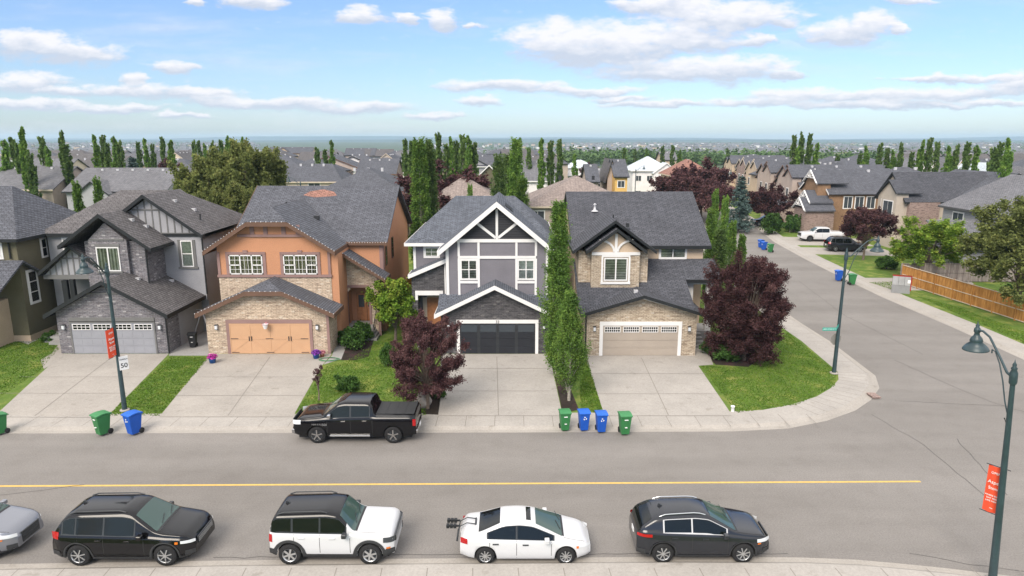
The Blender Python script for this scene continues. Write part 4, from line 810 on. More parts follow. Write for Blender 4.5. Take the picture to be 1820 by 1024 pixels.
near(T_bushy(5, 70, 40, 8, .08, 4.2, 1.5, 1.5, 2.4, 'leaf_bright', name='leafy_tree', up=.3, sl=.36, spread=.17), 703, 606, 4.4, 487, 'bright green bushy tree in front of the entry of the purple grey house', 1.0)
near(T_bushy(6, 16, 22, 4, .05, 3.2, .62, 1.0, 2.2, 'leaf_plum', name='sapling', up=.8, spread=.10), 567, 712, 3.4, 640, 'thin young sapling with sparse dark leaves on the lawn of the orange house', .8)
near(T_bushy(7, 130, 40, 8, .11, 7, 3.4, 3.0, 3.9, 'leaf_bright', name='leafy_tree', up=.1, flat=.6, sl=.34, spread=.25), 1645, 497, 7.4, 385, 'bright yellow green leafy tree behind the end of the cedar fence', 1.02)
near(T_bushy(8, 190, 45, 8, .11, 9.5, 3.6, 4.6, 5.2, 'leaf_olive', name='leafy_tree', up=.3, sl=.34, spread=.28), 1806, 560, 10.2, 348, 'big olive green tree behind the cedar fence at the right edge', 1.05)
near(T_bushy(9, 120, 36, 8, .085, 5.6, 2.7, 2.1, 3.9, 'leaf_plum', spread=.2, up=.3, sl=.36), 1534, 462, 6.2, 368, 'round purple plum tree on the lawn beside the dark suv across the side street', 1.02, group='purple leaved plum trees')
plumF = T_bushy(10, 85, 32, 7, .12, 6, 2.8, 2.6, 3.6, 'leaf_plum', spread=.25, up=.4, sl=.36)
near(plumF, 1362, 404, 6.6, 327, 'purple plum tree between the blue spruce and the white pickup', 1.15, group='purple leaved plum trees')
for (px, Y, pt, w_, lab) in ((1205, 125, 303, 1.25, 'wide purple plum tree behind the roof of the tan stone house'), (1252, 122, 284, 1.1, 'tallest of the far purple plum trees, left of the blue spruce'), (1226, 118, 300, 1.0, 'purple plum tree squeezed between two others beyond the tan stone roof'), (1272, 112, 318, .9, 'low purple plum tree just left of the blue spruce'),
        (790, 92, 290, 1.3, 'reddish purple plum tree behind the brown hip roof'), (772, 88, 318, 1.0, 'small reddish plum tree beside the paired poplars'), (300, 128, 286, .7, 'small purple tree among grey roofs left of the olive trees'), (1048, 190, 290, .8, 'small dark purple tree beside the yellow house')):
    h = htop(px, pt, Y); x = (px-910)/FPX*Y*1.0/ray(px, pt)[1]; put(plumF, x, Y, .1, px, (h/6.6*w_, h/6.6*w_, h/6.6), lab, group='purple leaved plum trees')
# poplars beside the tan stone house
pb = T_poplar(11, 190, 70, .085, 9, .95, 'leaf_poplar', .05, name='poplar_tree')
pdk = T_poplar(12, 190, 70, .085, 9, .95, 'leaf_poplar_dark', .05, name='poplar_tree')
for (px, Y, pt, w_, rt, lab) in ((1265, 60, 368, .66, pb, 'leftmost poplar right of the tan stone roof'), (1273, 66, 333, .6, pb, 'tallest poplar right of the tan stone roof, with yellowing tip'), (1291, 62, 345, .58, pb, 'slim poplar second from the street beside the tan stone house'), (1304, 60, 390, .62, pb, 'rightmost full poplar beside the tan stone house'), (1282, 57, 405, .8, pdk, 'dark low poplar in front of the row beside the tan stone house'), (1320, 62, 415, .62, pb, 'small thin poplar standing alone near the blue bins')):
    h = htop(px, pt, Y); x = (px-910)/FPX*Y/ray(px, pt)[1]; put(rt, x, Y, .1, px, (w_, w_, h/9), lab, group='poplars by the side street')
pbig = T_poplar(13, 330, 85, .085, 14.5, 1.35, 'leaf_poplar', .03, name='poplar_tree'); pbig2 = T_poplar(14, 330, 85, .085, 14.5, 1.35, 'leaf_poplar_dark', .03, name='poplar_tree', rag=1.2)
for (px, Y, pt, w_, rt, lab) in ((744, 62, 236, .82, pbig, 'tall bare tipped poplar behind the gap between orange and purple houses'), (760, 64, 240, .72, pbig2, 'tall dark poplar touching the bare tipped one'), (917, 80, 238, .95, pbig, 'tall poplar behind the peak of the purple grey house'), (904, 82, 268, .9, pbig2, 'dark poplar left of the tall one behind the purple grey peak'), (886, 74, 268, .72, pbig2, 'narrow dark poplar beside the olive gable behind the purple grey house'), (928, 78, 310, .8, pbig, 'low bright poplar right of the purple grey peak'), (835, 66, 322, .35, pbig, 'tiny treetop poking over the brown roof')):
    h = htop(px, pt, Y); x = (px-910)/FPX*Y/ray(px, pt)[1]; put(rt, x, Y, .1, px, (w_, w_, h/14.5), lab, group='tall poplars in the back gardens')
# olive green back garden trees
ol = T_bushy(15, 150, 34, 8, .13, 10, 3.0, 4.6, 5.6, 'leaf_olive', name='leafy_tree', up=.6, sl=.34, spread=.3)
for (px, Y, pt, w_, lab) in ((347, 74, 274, .92, 'leftmost olive green tree behind the grey stone house'), (388, 77, 262, .95, 'second olive green tree behind the grey stone house'), (422, 73, 248, .95, 'tallest olive green tree behind the gap of grey and orange houses'), (458, 76, 249, .95, 'rightmost olive green tree above the orange house roof'), (404, 66, 322, .9, 'lower olive green tree in front of the row behind the grey house'), (455, 67, 325, .75, 'low olive green tree beside the orange house roof'), (368, 68, 330, .75, 'small olive tree behind the right eave of the grey stone house')):
    h = htop(px, pt, Y); x = (px-910)/FPX*Y/ray(px, pt)[1]; put(ol, x, Y, .1, px, (h/10.6*w_*.80, h/10.6*w_*.80, h/10.6), lab, group='olive green trees')
for (px, Y, pt, w_, lab) in ((133, 66, 318, .55, 'left of two slim young trees behind the grey stone house'), (170, 66, 311, .5, 'right of two slim young trees behind the grey stone house')):
    h = htop(px, pt, Y); x = (px-910)/FPX*Y/ray(px, pt)[1]; put(pb, x, Y, .1, px, (w_*1.3, w_*1.3, h/9), lab)
sp = T_spruce(16, 8, 2.3); near(sp, 1312, 412, 8, 307, 'blue green spruce beside the side street', .88)
for (px, Y, pt, w_, lab) in ((234, 118, 274, .8, 'dark pointed conifer among grey roofs at left'), (1152, 185, 303, 1.0, 'round dark conifer in front of the white roofed house'), (1168, 178, 315, .9, 'small conifer right of the black pickup far away')):
    h = htop(px, pt, Y); x = (px-910)/FPX*Y/ray(px, pt)[1]; put(sp, x, Y, .1, px, (h/8*w_, h/8*w_, h/8), lab)
# skyline poplars, low detail
pf = [T_poplar(20+i, 80, 34, .30, 12, 1.2, ('leaf_poplar', 'leaf_poplar_dark', 'leaf_poplar_dark')[i], .03, name='poplar_tree', rag=1.3) for i in range(3)]
SKY = {'at the left edge above the grey roofs': [(4,246,20,105),(20,240,14,108),(36,222,16,100),(29,250,14,104),(52,268,16,98)],
 'left of the tan gable wall': [(72,238,17,110),(82,258,16,106)], 'just left of the pair above the tan gable': [(106,228,12,105),(115,252,18,103)],
 'in the dense clump behind the dark conifer': [(168,237,15,120),(181,236,9,118),(188,250,14,116),(200,240,15,115),(210,246,12,114)],
 'between the dark conifer and the olive trees': [(244,249,7,150),(257,244,10,150),(270,253,8,150),(287,240,12,145),(302,247,15,142)],
 'standing behind the olive green trees': [(343,246,8,160),(352,247,7,165),(363,253,8,165),(376,247,9,150),(391,245,9,140),(402,239,9,145),(410,245,6,150),(417,247,6,150),(428,241,8,140)],
 'over the roofs behind the orange house': [(563,259,6,140),(577,263,5,150),(588,247,8,150)],
 'in the clump right of the tall bare tipped poplar': [(719,243,8,110),(731,246,10,100),(766,245,11,98),(778,231,13,95),(793,252,10,105),(803,240,8,105),(811,246,7,105),(822,234,10,98),(832,238,10,96),(842,249,7,97)],
 'behind the white walled house': [(940,259,12,140),(963,243,12,120),(979,246,12,110),(995,243,9,115),(1022,272,8,150)],
 'around the yellow and white roofed houses': [(1110,261,10,190),(1129,263,8,230),(1150,263,8,240),(1178,257,9,210),(1196,256,10,200),(1208,265,7,200),(1294,262,7,260)],
 'in the tall clump above the tan houses at right': [(1413,236,9,130),(1427,231,9,128),(1441,233,9,128),(1452,252,9,126),(1421,258,9,127)],
 'in the long row behind the brick house': [(1490,272,8,150),(1530,270,8,140),(1542,257,10,135),(1566,251,11,135),(1579,260,8,140),(1590,265,9,138),(1604,250,9,135),(1622,267,12,130),(1640,246,10,125),(1655,241,7,125),(1668,248,10,120)],
 'in pairs above the grey house at far right': [(1690,257,9,110),(1702,253,9,110),(1722,248,12,100),(1737,256,8,100),(1768,258,12,95),(1781,248,8,95),(1797,242,13,88)]}
ORD = ['leftmost', 'second', 'third', 'fourth', 'fifth', 'sixth', 'seventh', 'eighth', 'ninth', 'tenth', 'eleventh', 'twelfth']
def ordl(i, n, noun, where):
    if n == 1: return '%s %s' % (noun, where)
    if i == n-1: return 'rightmost of the %s %s' % (noun+'s', where)
    return ('%s of the %ss %s' % (ORD[i], noun, where)) if i == 0 else '%s %s from left %s' % (ORD[i], noun, where)
j = 0
for wh, lst in SKY.items():
    lst = sorted(lst)
    for i, (px, pt, wpx, Y) in enumerate(lst):
        h = htop(px, pt, Y); x = (px-910)/FPX*Y/ray(px, pt)[1]; rw = max(wpx/FPX*Y/2*.85, .6)
        put(pf[j % 3], x, Y, .05, px*1.7, (rw, rw, h/12), ordl(i, len(lst), 'poplar', wh), group='poplars on the skyline'); j += 1
# shrubs and flowers
sb = T_bushy(40, 34, 36, 6, .05, 1.2, .55, .5, .5, 'leaf_shrub', name='shrub', sl=.5, spread=.09)
for (px, py, s, sz, lab) in ((628, 620, 1.5, 1.7, 'largest green shrub in the flower bed by the orange house steps'), (648, 606, 1.0, 1.5, 'upright shrub beside the right edge of the concrete steps'), (614, 612, .9, 1.2, 'small shrub at the foot of the concrete steps'),
        (617, 695, 1.2, 1.0, 'rose shrub alone in the middle of the orange house lawn'), (777, 706, 1.0, 1.2, 'green shrub between the purple plum tree and the driveway'), (1262, 628, 1.3, 1.2, 'left green shrub under the big purple plum'), (1292, 640, 1.5, 1.2, 'middle green shrub under the big purple plum'), (1345, 634, 1.3, 1.1, 'right green shrub under the big purple plum'), (690, 650, .9, 1.6, 'thin shrub on the lawn behind the purple plum tree'), (88, 606, 1.1, .7, 'broad leaved plant left of the grey stone garage'), (1575, 478, 2.0, 1.6, 'dark round shrub at the near end of the lawn opposite')):
    x, y = G(px, py); put(sb, x, y, .1, px, (s, s, sz), lab, 'shrub')
for (px, py, s, lab) in ((1372, 416, 3.0, 'left round shrub by the fence across the side street'), (1411, 413, 2.6, 'right dark round shrub by the tan house across the side street'), (1790, 540, 1.5, 'low shrub behind the cedar fence')):
    x, y = G(px, py); put(sb, x, y, .1, px, (s, s, s*1.15), lab, 'shrub')
def flowerpot(px, py, col, pot, label, s=1.0):
    x, y = G(px, py); t = thing('flower_pot', label, 'flower pot', (x, y, .12)); b = MB(); b.lathe([(.001, 0), (.15*s, 0), (.2*s, .28*s), (.22*s, .3*s), (.18*s, .3*s), (.17*s, .2*s), (.001, .2*s)], 14); b.build('pot', pot, t)
    rng = np.random.default_rng(px); u = rng.normal(size=(420, 3)); u /= np.linalg.norm(u, axis=1)[:, None]; u[:, 2] = abs(u[:, 2])*.8; leaf_obj('flowers', u*(.3*s*rng.random((420, 1))**.3)+np.array([0, 0, .3*s]), .045, col, t, px)
flowerpot(378, 645, 'petals_magenta', 'pot_blue', 'magenta flowers in a blue pot left of the orange house driveway', 1.15); flowerpot(562, 637, 'petals_purple', 'pot_blue', 'purple flowers in a blue pot right of the peach garage door', 1.1); flowerpot(573, 634, 'petals_pink', 'terracotta', 'pink flowers in a terracotta pot beside the purple ones', .8); flowerpot(606, 600, 'petals_magenta', 'metal_dark', 'dark magenta flowers left of the concrete steps', .9); flowerpot(648, 592, 'leaf_shrub', 'terracotta', 'leafy plant in a terracotta pot at the right of the concrete steps', .7)
# boulder
b = MB(); bm = bmesh.new(); bmesh.ops.create_icosphere(bm, subdivisions=3, radius=.5); rr = random.Random(5)
for v in bm.verts: n_ = 1+.14*sin(v.co.x*7+1)+.12*sin(v.co.y*9)+.08*sin(v.co.z*11+2); v.co = Vector((v.co.x*.95*n_, v.co.y*.7*n_, v.co.z*.95*n_))
b.add([v.co for v in bm.verts], [[v.index for v in f.verts] for f in bm.faces], 0, True); bm.free(); o = tagp(b.build('boulder', 'rock'), 'beige boulder at the foot of the purple plum tree behind the pickup', 'boulder'); q = G(752, 722); o.location = (q[0], q[1], .4)
# short grass on the lawns close by
def grass_pts(poly, n, rng):
    xs = [p[0] for p in poly]; ys = [p[1] for p in poly]; out = []
    P_ = np.stack([rng.uniform(min(xs), max(xs), n*3), rng.uniform(min(ys), max(ys), n*3)], 1); inside = np.zeros(len(P_), bool); m = len(poly)
    for i in range(m):
        x1, y1 = poly[i]; x2, y2 = poly[(i+1) % m]; cond = (y1 > P_[:, 1]) != (y2 > P_[:, 1]); xi = (x2-x1)*(P_[:, 1]-y1)/(y2-y1+1e-9)+x1; inside ^= cond & (P_[:, 0] < xi)
    return P_[inside][:n]
rng = np.random.default_rng(4); GP = []
for pl, n in (([(190, 739), (302, 634), (372, 636), (283, 739)], 7000), ([(522, 739), (580, 650), (612, 644), (668, 610), (700, 600), (760, 640), (757, 738)], 15000), ([(-30, 720), (-30, 612), (86, 590), (105, 620), (70, 660), (0, 706)], 7000), ([(1030, 640), (1045, 640), (1073, 739), (1032, 726)], 3500), ([(1244, 650), (1330, 655), (1400, 590), (1486, 662), (1484, 686), (1416, 720), (1310, 734)], 14000), ([(1544, 502), (1600, 500), (1600, 520), (1590, 517)], 1500), ([(1625, 525), (1700, 545), (1820, 590), (1820, 610), (1730, 570)], 4000)):
    GP.append(grass_pts([G(a, b) for a, b in pl], n, rng))
GP = np.concatenate(GP); GC = np.concatenate([GP, np.full((len(GP), 1), .135)], 1); go = leaf_obj('grass', GC, .036, 'leaf_grass', None, 9, up=-.3); tagp(go, 'short grass blades of the lawns', 'grass', kind='stuff')
# ------------------------------------------------------------------ vehicles
def smooth_fn(pts, sig):
    xs = np.array([p[0] for p in pts]); ys = np.array([p[1] for p in pts])
    gx = np.arange(xs[0]-.6, xs[-1]+.6, .02); gy = np.interp(gx, xs, ys)
    if sig > 0:
        k = np.exp(-.5*(np.arange(-30, 31)*.02/sig)**2); k /= k.sum(); gp = np.pad(gy, 30, mode='edge'); gy = np.convolve(gp, k, 'valid')
    return lambda x: float(np.interp(x, gx, gy))
class Body:
    def __init__(s, L, W, top, belt, plan, sill, wheels, R, tumble=.34, topsig=.05, crown=.04, inset=.14, archgap=.05):
        s.L, s.W, s.sill, s.wheels, s.R, s.tum, s.crown, s.inset = L, W, sill, wheels, R, tumble, crown, inset; s.ag = archgap
        s.top = smooth_fn(top, topsig); s.belt = smooth_fn(belt, .1); s.plan = smooth_fn(plan, .05)
    def zb(s, x):
        z = s.sill
        for xc in s.wheels:
            d = s.R+s.ag; q = d*d-(x-xc)**2
            if q > 0: z = max(z, s.R+sqrt(q)*1.0)
        e = s.L/2-abs(x)
        if e < .5: z = max(z, s.sill+.10*(1-e/.5))
        return z
    def sec(s, x):
        zt, hb, zb = s.top(x), s.belt(x), s.zb(x); hb = min(hb, zt-.03); w = s.W/2*s.plan(x); h = zt-hb; P = []
        sl = s.sill
        for yf, zf in ((.93, 0), (.985, .16), (1.0, .42), (.995, .72), (.975, .92), (.95, 1.0)):
            z = sl+(hb-sl)*zf; z = max(z, zb+.012*len(P)); P.append((w*yf, z))
        y0 = w*.935; tm = s.tum
        for f in (.06, .35, .65, .88): P.append((y0-tm*h*f, hb+h*f))
        ins = s.inset*min(1, h/.35+.25); y1 = y0-tm*h
        P += [(y1-ins*.35, hb+h*.97+s.crown*.1), (y1-ins, zt+s.crown*.35), (y1*.55, zt+s.crown*.8), (0, zt+s.crown)]
        return P
    def side(s, x, z):
        P = s.sec(x); zs = [p[1] for p in P[:10]]; ys = [p[0] for p in P[:10]]; return float(np.interp(z, zs, ys))
    def stations(s):
        xs = set(np.round(np.arange(-s.L/2, s.L/2+.001, .09), 3))
        for xc in s.wheels: xs |= set(np.round(np.arange(xc-s.R-.1, xc+s.R+.1, .035), 3))
        xs |= {round(s.L/2-e, 3) for e in (0, .03, .06, .12)} | {round(-s.L/2+e, 3) for e in (0, .03, .06, .12)}
        return sorted(x for x in xs if abs(x) <= s.L/2+.0001)
def patch(b, S, x0, x1, lo, hi, sgn, off=.008, n=14, m=0, rows=3):
    """panel following the side of the body; lo/hi give heights at x"""
    vs = []; fs = []
    for i in range(n+1):
        x = x0+(x1-x0)*i/n; zl, zh = lo(x), max(hi(x), lo(x)+.004)
        for j in range(rows+1): z = zl+(zh-zl)*j/rows; vs.append((x, sgn*(S.side(x, z)+off), z))
    for i in range(n):
        for j in range(rows): a = i*(rows+1)+j; fs.append((a, a+rows+1, a+rows+2, a+1))
    b.add(vs, fs, m, True)
def toppatch(b, S, x0, x1, marg=.05, off=.008, n=10, m=0):
    vs = []; fs = []; R_ = 10
    for i in range(n+1):
        x = x0+(x1-x0)*i/n; P = S.sec(x); ys = [p[0] for p in P[9:]][::-1]; zs = [p[1] for p in P[9:]][::-1]; ye = P[10][0]-marg
        dx = .03; sl = (S.top(x+dx)-S.top(x-dx))/(2*dx); nx, nz = -sl/sqrt(1+sl*sl), 1/sqrt(1+sl*sl)
        for j in range(R_+1): y = -ye+2*ye*j/R_; z = float(np.interp(abs(y), ys, zs)); vs.append((x+nx*off, y, z+nz*off))
    for i in range(n):
        for j in range(R_): a = i*(R_+1)+j; fs.append((a, a+R_+1, a+R_+2, a+1))
    b.add(vs, fs, m, True)
def wheel(parent, x, y, R, sgn, rimm, spokes, width=.22, rimr=.66, cover=False):
    b = MB(); o0, o1 = y, y-sgn*width
    prof = [(R*.64, 0), (R*.70, .0), (R*.90, .006), (R*.985, .03), (R, .06), (R, width-.06), (R*.985, width-.03), (R*.9, width), (R*.6, width)]
    b.lathe([(r, y-sgn*t) for r, t in prof], 28, 0, (x, 0, R), 'y'); w = b.build('wheel', 'rubber', parent)
    r = MB(); rr = R*rimr; r.lathe([(rr+.010, y-sgn*.0), (rr-.008, y-sgn*.012), (rr-.02, y-sgn*.05)], 28, 0, (x, 0, R), 'y')
    r.lathe([(rr-.012, y-sgn*.06), (.001, y-sgn*.06)], 20, 1, (x, 0, R), 'y', False)
    for k in range(spokes):
        a = 2*pi*k/spokes+.3; ww = .062 if spokes < 7 else .034
        p, q = Vector((x+.04*cos(a), y-sgn*.018, R+.04*sin(a))), Vector((x+(rr-.01)*cos(a), y-sgn*.012, R+(rr-.01)*sin(a))); r.beam(p, q, .02, ww, 0, up=(-sin(a), 0, cos(a)))
    r.lathe([(.055, y-sgn*.004), (.001, y-sgn*.002)], 12, 0, (x, 0, R), 'y'); r.build('rim', [rimm, 'metal_black'], w)
def car(name, label, cat, x, y, rz, sp, paint, group=None, z=.0):
    if 'k' in sp:
        k_ = sp['k']; bd = list(sp['body']); bd[0] *= k_
        for q_ in (2, 3, 4): bd[q_] = [(a*k_, c_) for a, c_ in bd[q_]]
        sp = dict(sp, body=tuple(bd))
    t = thing(name, label, cat, (x, y, z), rz, group); S = Body(*sp['body'], **sp.get('bk', {})); L, W = S.L, S.W; b = MB(); xs = S.stations(); secs = [S.sec(q) for q in xs]; n = len(secs[0])
    vs = []
    for q, P in zip(xs, secs): vs += [(q, -p[0], p[1]) for p in P]+[(q, p[0], p[1]) for p in P[-2::-1]]
    m = 2*n-1; fs = []; fm = []
    clad = sp.get('clad', 0)
    for i in range(len(xs)-1):
        xm = (xs[i]+xs[i+1])/2
        for j in range(m-1):
            a = i*m+j; fs.append((a, a+m, a+m+1, a+1)); zc = sum(vs[k][2] for k in fs[-1])/4; jj = min(j, m-2-j)
            mi = 0
            if jj >= 5 and sp.get('roofm') and S.top(xm)-S.belt(xm) > .30 and zc > S.belt(xm)+.02: mi = 2
            fm.append(mi)
    base = len(b.v); b.v += vs; b.f += [tuple(k+base for k in f) for f in fs]; b.m += fm; b.sm += [True]*len(fs)
    for i, flip in ((0, False), (len(xs)-1, True)):
        ring = [i*m+k for k in range(m)]; zs = [vs[k][2] for k in ring]
        b.f.append(tuple(ring if flip else ring[::-1])); b.m.append(1 if (clad and False) else 0); b.sm.append(False)
    b.build('body', [paint, 'plastic_dark', sp.get('roofm') or paint], t, fixn=True)
    b = MB(); b.box(-L/2+.25, L/2-.25, -W/2+.27, W/2-.27, .2, S.belt(0)-.25); b.build('underbody', 'interior_dark', t)
    for xw in S.wheels:
        for sg in (-1, 1): wheel(t, xw, sg*(W/2-.015), S.R, sg, sp.get('rim', 'steel'), sp.get('spokes', 5), rimr=sp.get('rimr', .66))
    gl = sp.get('glass', 'car_glass')
    lo = lambda q: S.belt(q)+.035
    hi = lambda q: S.belt(q)+(S.top(q)-S.belt(q))*.84-.02
    for sg in (-1, 1):
        if sp.get('winline'):
            g = MB(); a0, a1 = sp['side'][0][0]-.05, sp['side'][-1][1]+.05; patch(g, S, a0, a1, lambda q: lo(q)-.018, lambda q: hi(q)+.02, sg, .004, 24); g.build('window_surround', sp['winline'], t)
        for (a, c_) in sp['side']:
            g = MB(); patch(g, S, a, c_, lo, hi, sg, .009); g.build('side_window', gl, t)
        for (dx_) in sp.get('handles', []):
            h = MB(); zz = S.belt(dx_)-.13; yy_ = S.side(dx_, zz); h.box(dx_-.1, dx_+.1, sg*yy_-.015, sg*yy_+.035 if sg > 0 else sg*yy_+.015, zz-.015, zz+.015) if sg > 0 else h.box(dx_-.1, dx_+.1, sg*yy_-.035, sg*yy_+.015, zz-.015, zz+.015); h.build('door_handle', sp.get('handlem', paint), t)
        for dx_ in sp.get('seams', []):
            d = MB(); patch(d, S, dx_-.008, dx_+.008, lambda q: S.sill+.06, lambda q: S.belt(q)-.01, sg, .003, 1, rows=6); d.build('door_seam', 'interior_dark', t)
        if clad:
            def chi(u):
                z = clad+(.20 if L/2-abs(u) < .30 else 0)
                for xc in S.wheels:
                    d_ = S.R+.05+sp.get('archw', .07); q_ = d_*d_-(u-xc)**2
                    if q_ > 0: z = max(z, S.R+sqrt(q_))
                return z
            q = MB(); patch(q, S, -L/2+.01, L/2-.01, lambda u: S.zb(u)-.01, chi, sg, .012, 150, rows=4); q.build('cladding', 'plastic_dark', t)
        mx_, mz_ = sp['mirror']; q = MB(); yy_ = S.side(mx_, mz_-.02)*1.0; q.box(mx_-.09, mx_+.07, sg*(yy_+.06), sg*(yy_+.26), mz_-.02, mz_+.13) if sg > 0 else q.box(mx_-.09, mx_+.07, sg*(yy_+.26), sg*(yy_+.06), mz_-.02, mz_+.13); q.box(mx_-.03, mx_+.03, min(sg*(yy_-.03), sg*(yy_+.1)), max(sg*(yy_-.03), sg*(yy_+.1)), mz_-.03, mz_+.02); q.build('mirror', sp.get('mirrorm', paint), t, bevel=.02)
        hx, h0, h1 = sp['head']; q = MB(); patch(q, S, L/2-hx, L/2-.015, lambda u: h0+.03*(L/2-u)/hx, lambda u: h1+.02*(L/2-u)/hx, sg, .012, 8); q.build('headlight', sp.get('headm', 'lens_white'), t)
        if sp.get('amber'): q = MB(); a = sp['amber']; patch(q, S, L/2-a[0], L/2-a[1], lambda u: a[2], lambda u: a[3], sg, .016, 4); q.build('side_marker', 'lens_amber', t)
        tx, t0, t1 = sp['tail']; q = MB(); patch(q, S, -L/2+.015, -L/2+tx, lambda u: t0, lambda u: t1, sg, .012, 6); q.build('taillight', 'lens_red', t)
    f0, f1 = sp['ws']; q = MB(); toppatch(q, S, f0, f1, .04, n=12); q.build('windshield', sp.get('wsm', 'car_glass_green'), t)
    if sp.get('rw'): f0, f1 = sp['rw']; q = MB(); toppatch(q, S, f0, f1, .07, n=10); q.build('rear_window', gl, t)
    if sp.get('sunroof'): f0, f1, mg = sp['sunroof']; q = MB(); toppatch(q, S, f0, f1, mg, n=4); q.build('sunroof', 'car_glass', t)
    if sp.get('rails'):
        r0, r1, hh, rm = sp['rails']
        for sg in (-1, 1):
            q = MB(); pts = []
            for i in range(9): u = r0+(r1-r0)*i/8; P = S.sec(u); pts.append((u, sg*(P[10][0]-.02), P[10][1]+.01+hh*min(1, min(i, 8-i)*1.2+.1)))
            q.tube(pts, .024, 6); q.build('roof_rail', rm, t)
    g0, g1, gw, gm = sp['grille']; q = MB(); q.box(L/2-.02, L/2+.018, -gw, gw, g0, g1)
    for k in range(1, 4): zz = g0+(g1-g0)*k/4; q.box(L/2+.016, L/2+.026, -gw*.95, gw*.95, zz-.012, zz+.012, 1)
    q.build('grille', ['metal_black', gm], t)
    if sp.get('bumper'): c0, c1, bm_ = sp['bumper']; q = MB(); q.box(L/2-.25, L/2+.05, -W/2*.86, W/2*.86, c0, c1); q.build('front_bumper', bm_, t, bevel=.03)
    if sp.get('rbumper'): c0, c1, bm_ = sp['rbumper']; q = MB(); q.box(-L/2-.06, -L/2+.2, -W/2*.9, W/2*.9, c0, c1); q.build('rear_bumper', bm_, t, bevel=.03)
    q = MB(); q.box(-L/2-.014, -L/2+.0, -.15, .15, .72, .87) if not sp.get('rbumper') else q.box(-L/2-.075, -L/2-.05, -.15, .15, c0+.02, c1-.02); q.build('licence_plate', 'sign_white', t)
    if sp.get('fin'): u = sp['fin']; q = MB(); zt = S.top(u)+S.crown; q.prism([(u-.1, -.03, zt-.01), (u+.1, -.03, zt-.01), (u-.06, -.03, zt+.09)], (0, .06, 0)); q.build('antenna', 'metal_black', t)
    q = MB(); c0_ = sp['ws'][1]; toppatch(q, S, c0_-.03, c0_+.07, .06, .006, 3); q.build('cowl', 'plastic_dark', t)
    q = MB()
    for sg in (-1, 1):
        PP = [(u, S.sec(u)[10]) for u in [c0_+.05+(L/2-.22-c0_-.05)*i/8 for i in range(9)]]
        for i in range(8):
            (u0, a), (u1, c_) = PP[i], PP[i+1]; q.add([(u0, sg*(a[0]-.02), a[1]+.007), (u1, sg*(c_[0]-.02), c_[1]+.007), (u1, sg*(c_[0]-.005), c_[1]+.006), (u0, sg*(a[0]-.005), a[1]+.006)], [(0, 1, 2, 3)])
    q.build('hood_seam', 'interior_dark', t)
    q = MB()
    for yw in (-.35, .25): f0 = sp['ws'][1]-.03; q.beam((f0, yw, S.top(f0)+S.crown+.02), (f0-.15, yw+.45, S.top(f0-.15)+S.crown+.025), .015, .015)
    q.build('wiper', 'metal_black', t)
    return t, S
SUV = dict(k=.955, body=(4.98, 1.99, [(-2.49, .75), (-2.46, 1.02), (-2.3, 1.30), (-2.0, 1.68), (-1.75, 1.76), (0.0, 1.80), (.35, 1.74), (1.15, 1.20), (1.4, 1.13), (2.2, 1.02), (2.45, .82), (2.49, .66)], [(-2.49, 1.10), (-1, 1.08), (1.2, 1.02), (2.49, .90)], [(-2.49, .82), (-2.2, .95), (-1.5, .985), (1.5, .985), (2.1, .93), (2.4, .80), (2.49, .70)], .27, (-1.47, 1.42), .385),
           side=[(-1.95, -1.55), (-1.5, -.62), (-.56, .42), ], handles=[-.75, .2], seams=[-1.45, -.59, .75], mirror=(.72, 1.08), head=(.42, .78, .88), tail=(.30, .98, 1.2), ws=(.42, 1.16), rw=(-2.36, -2.06), rails=(-1.75, .1, .05, 'metal_black'), grille=(.62, .86, .55, 'steel'), fin=-1.6, clad=.36, rim='steel', spokes=7, winline='metal_black', amber=(.6, .5, .80, .88))
BR = dict(k=.955, body=(4.42, 1.93, [(-2.21, .8), (-2.19, 1.1), (-2.12, 1.55), (-1.95, 1.73), (-.2, 1.78), (.25, 1.72), (.72, 1.20), (.85, 1.17), (1.95, 1.12), (2.16, 1.0), (2.21, .7)], [(-2.21, 1.16), (-1, 1.13), (.8, 1.10), (2.21, 1.02)], [(-2.21, .88), (-2.0, .97), (1.9, .98), (2.1, .9), (2.21, .80)], .30, (-1.42, 1.27), .38), bk=dict(tumble=.22, topsig=.045),
          side=[(-2.0, -1.35), (-1.28, -.42), (-.36, .46)], handles=[-1.0, .02], seams=[-1.25, -.39, .62], mirror=(.48, 1.12), mirrorm='metal_black', head=(.38, .82, 1.0), headm='metal_dark', tail=(.14, .85, 1.12), ws=(.26, .78), rw=(-2.17, -2.02), rails=(-1.8, -.15, .07, 'metal_black'), grille=(.80, 1.0, .72, 'steel'), fin=-1.65, clad=.42, archw=.13, roofm='paint_black', rim='steel', spokes=6, rimr=.60, amber=(.28, .15, .62, .68), winline='metal_black')
CIV = dict(k=.98, body=(4.50, 1.75, [(-2.25, .70), (-2.22, .88), (-2.1, 1.00), (-1.75, 1.04), (-1.55, 1.07), (-.75, 1.385), (-.2, 1.42), (.25, 1.37), (1.25, .95), (1.4, .90), (2.0, .76), (2.2, .62), (2.25, .50)], [(-2.25, .92), (-1, .90), (1.2, .84), (2.25, .64)], [(-2.25, .78), (-2.0, .93), (-1.3, .985), (1.2, .985), (1.8, .93), (2.1, .80), (2.25, .62)], .20, (-1.35, 1.35), .315), bk=dict(topsig=.08, tumble=.42),
           side=[(-1.25, -.33), (-.27, .92)], handles=[-1.0, .0], handlem='metal_black', seams=[-1.2, -.30, .86], mirror=(.72, .90), head=(.50, .58, .70), tail=(.26, .74, .92), ws=(.34, 1.22), rw=(-1.58, -.86), sunroof=(.02, .18, .12), grille=(.44, .52, .36, 'metal_dark'), rim='steel', spokes=9, rimr=.64, amber=(.5, .42, .59, .67), winline='metal_black')
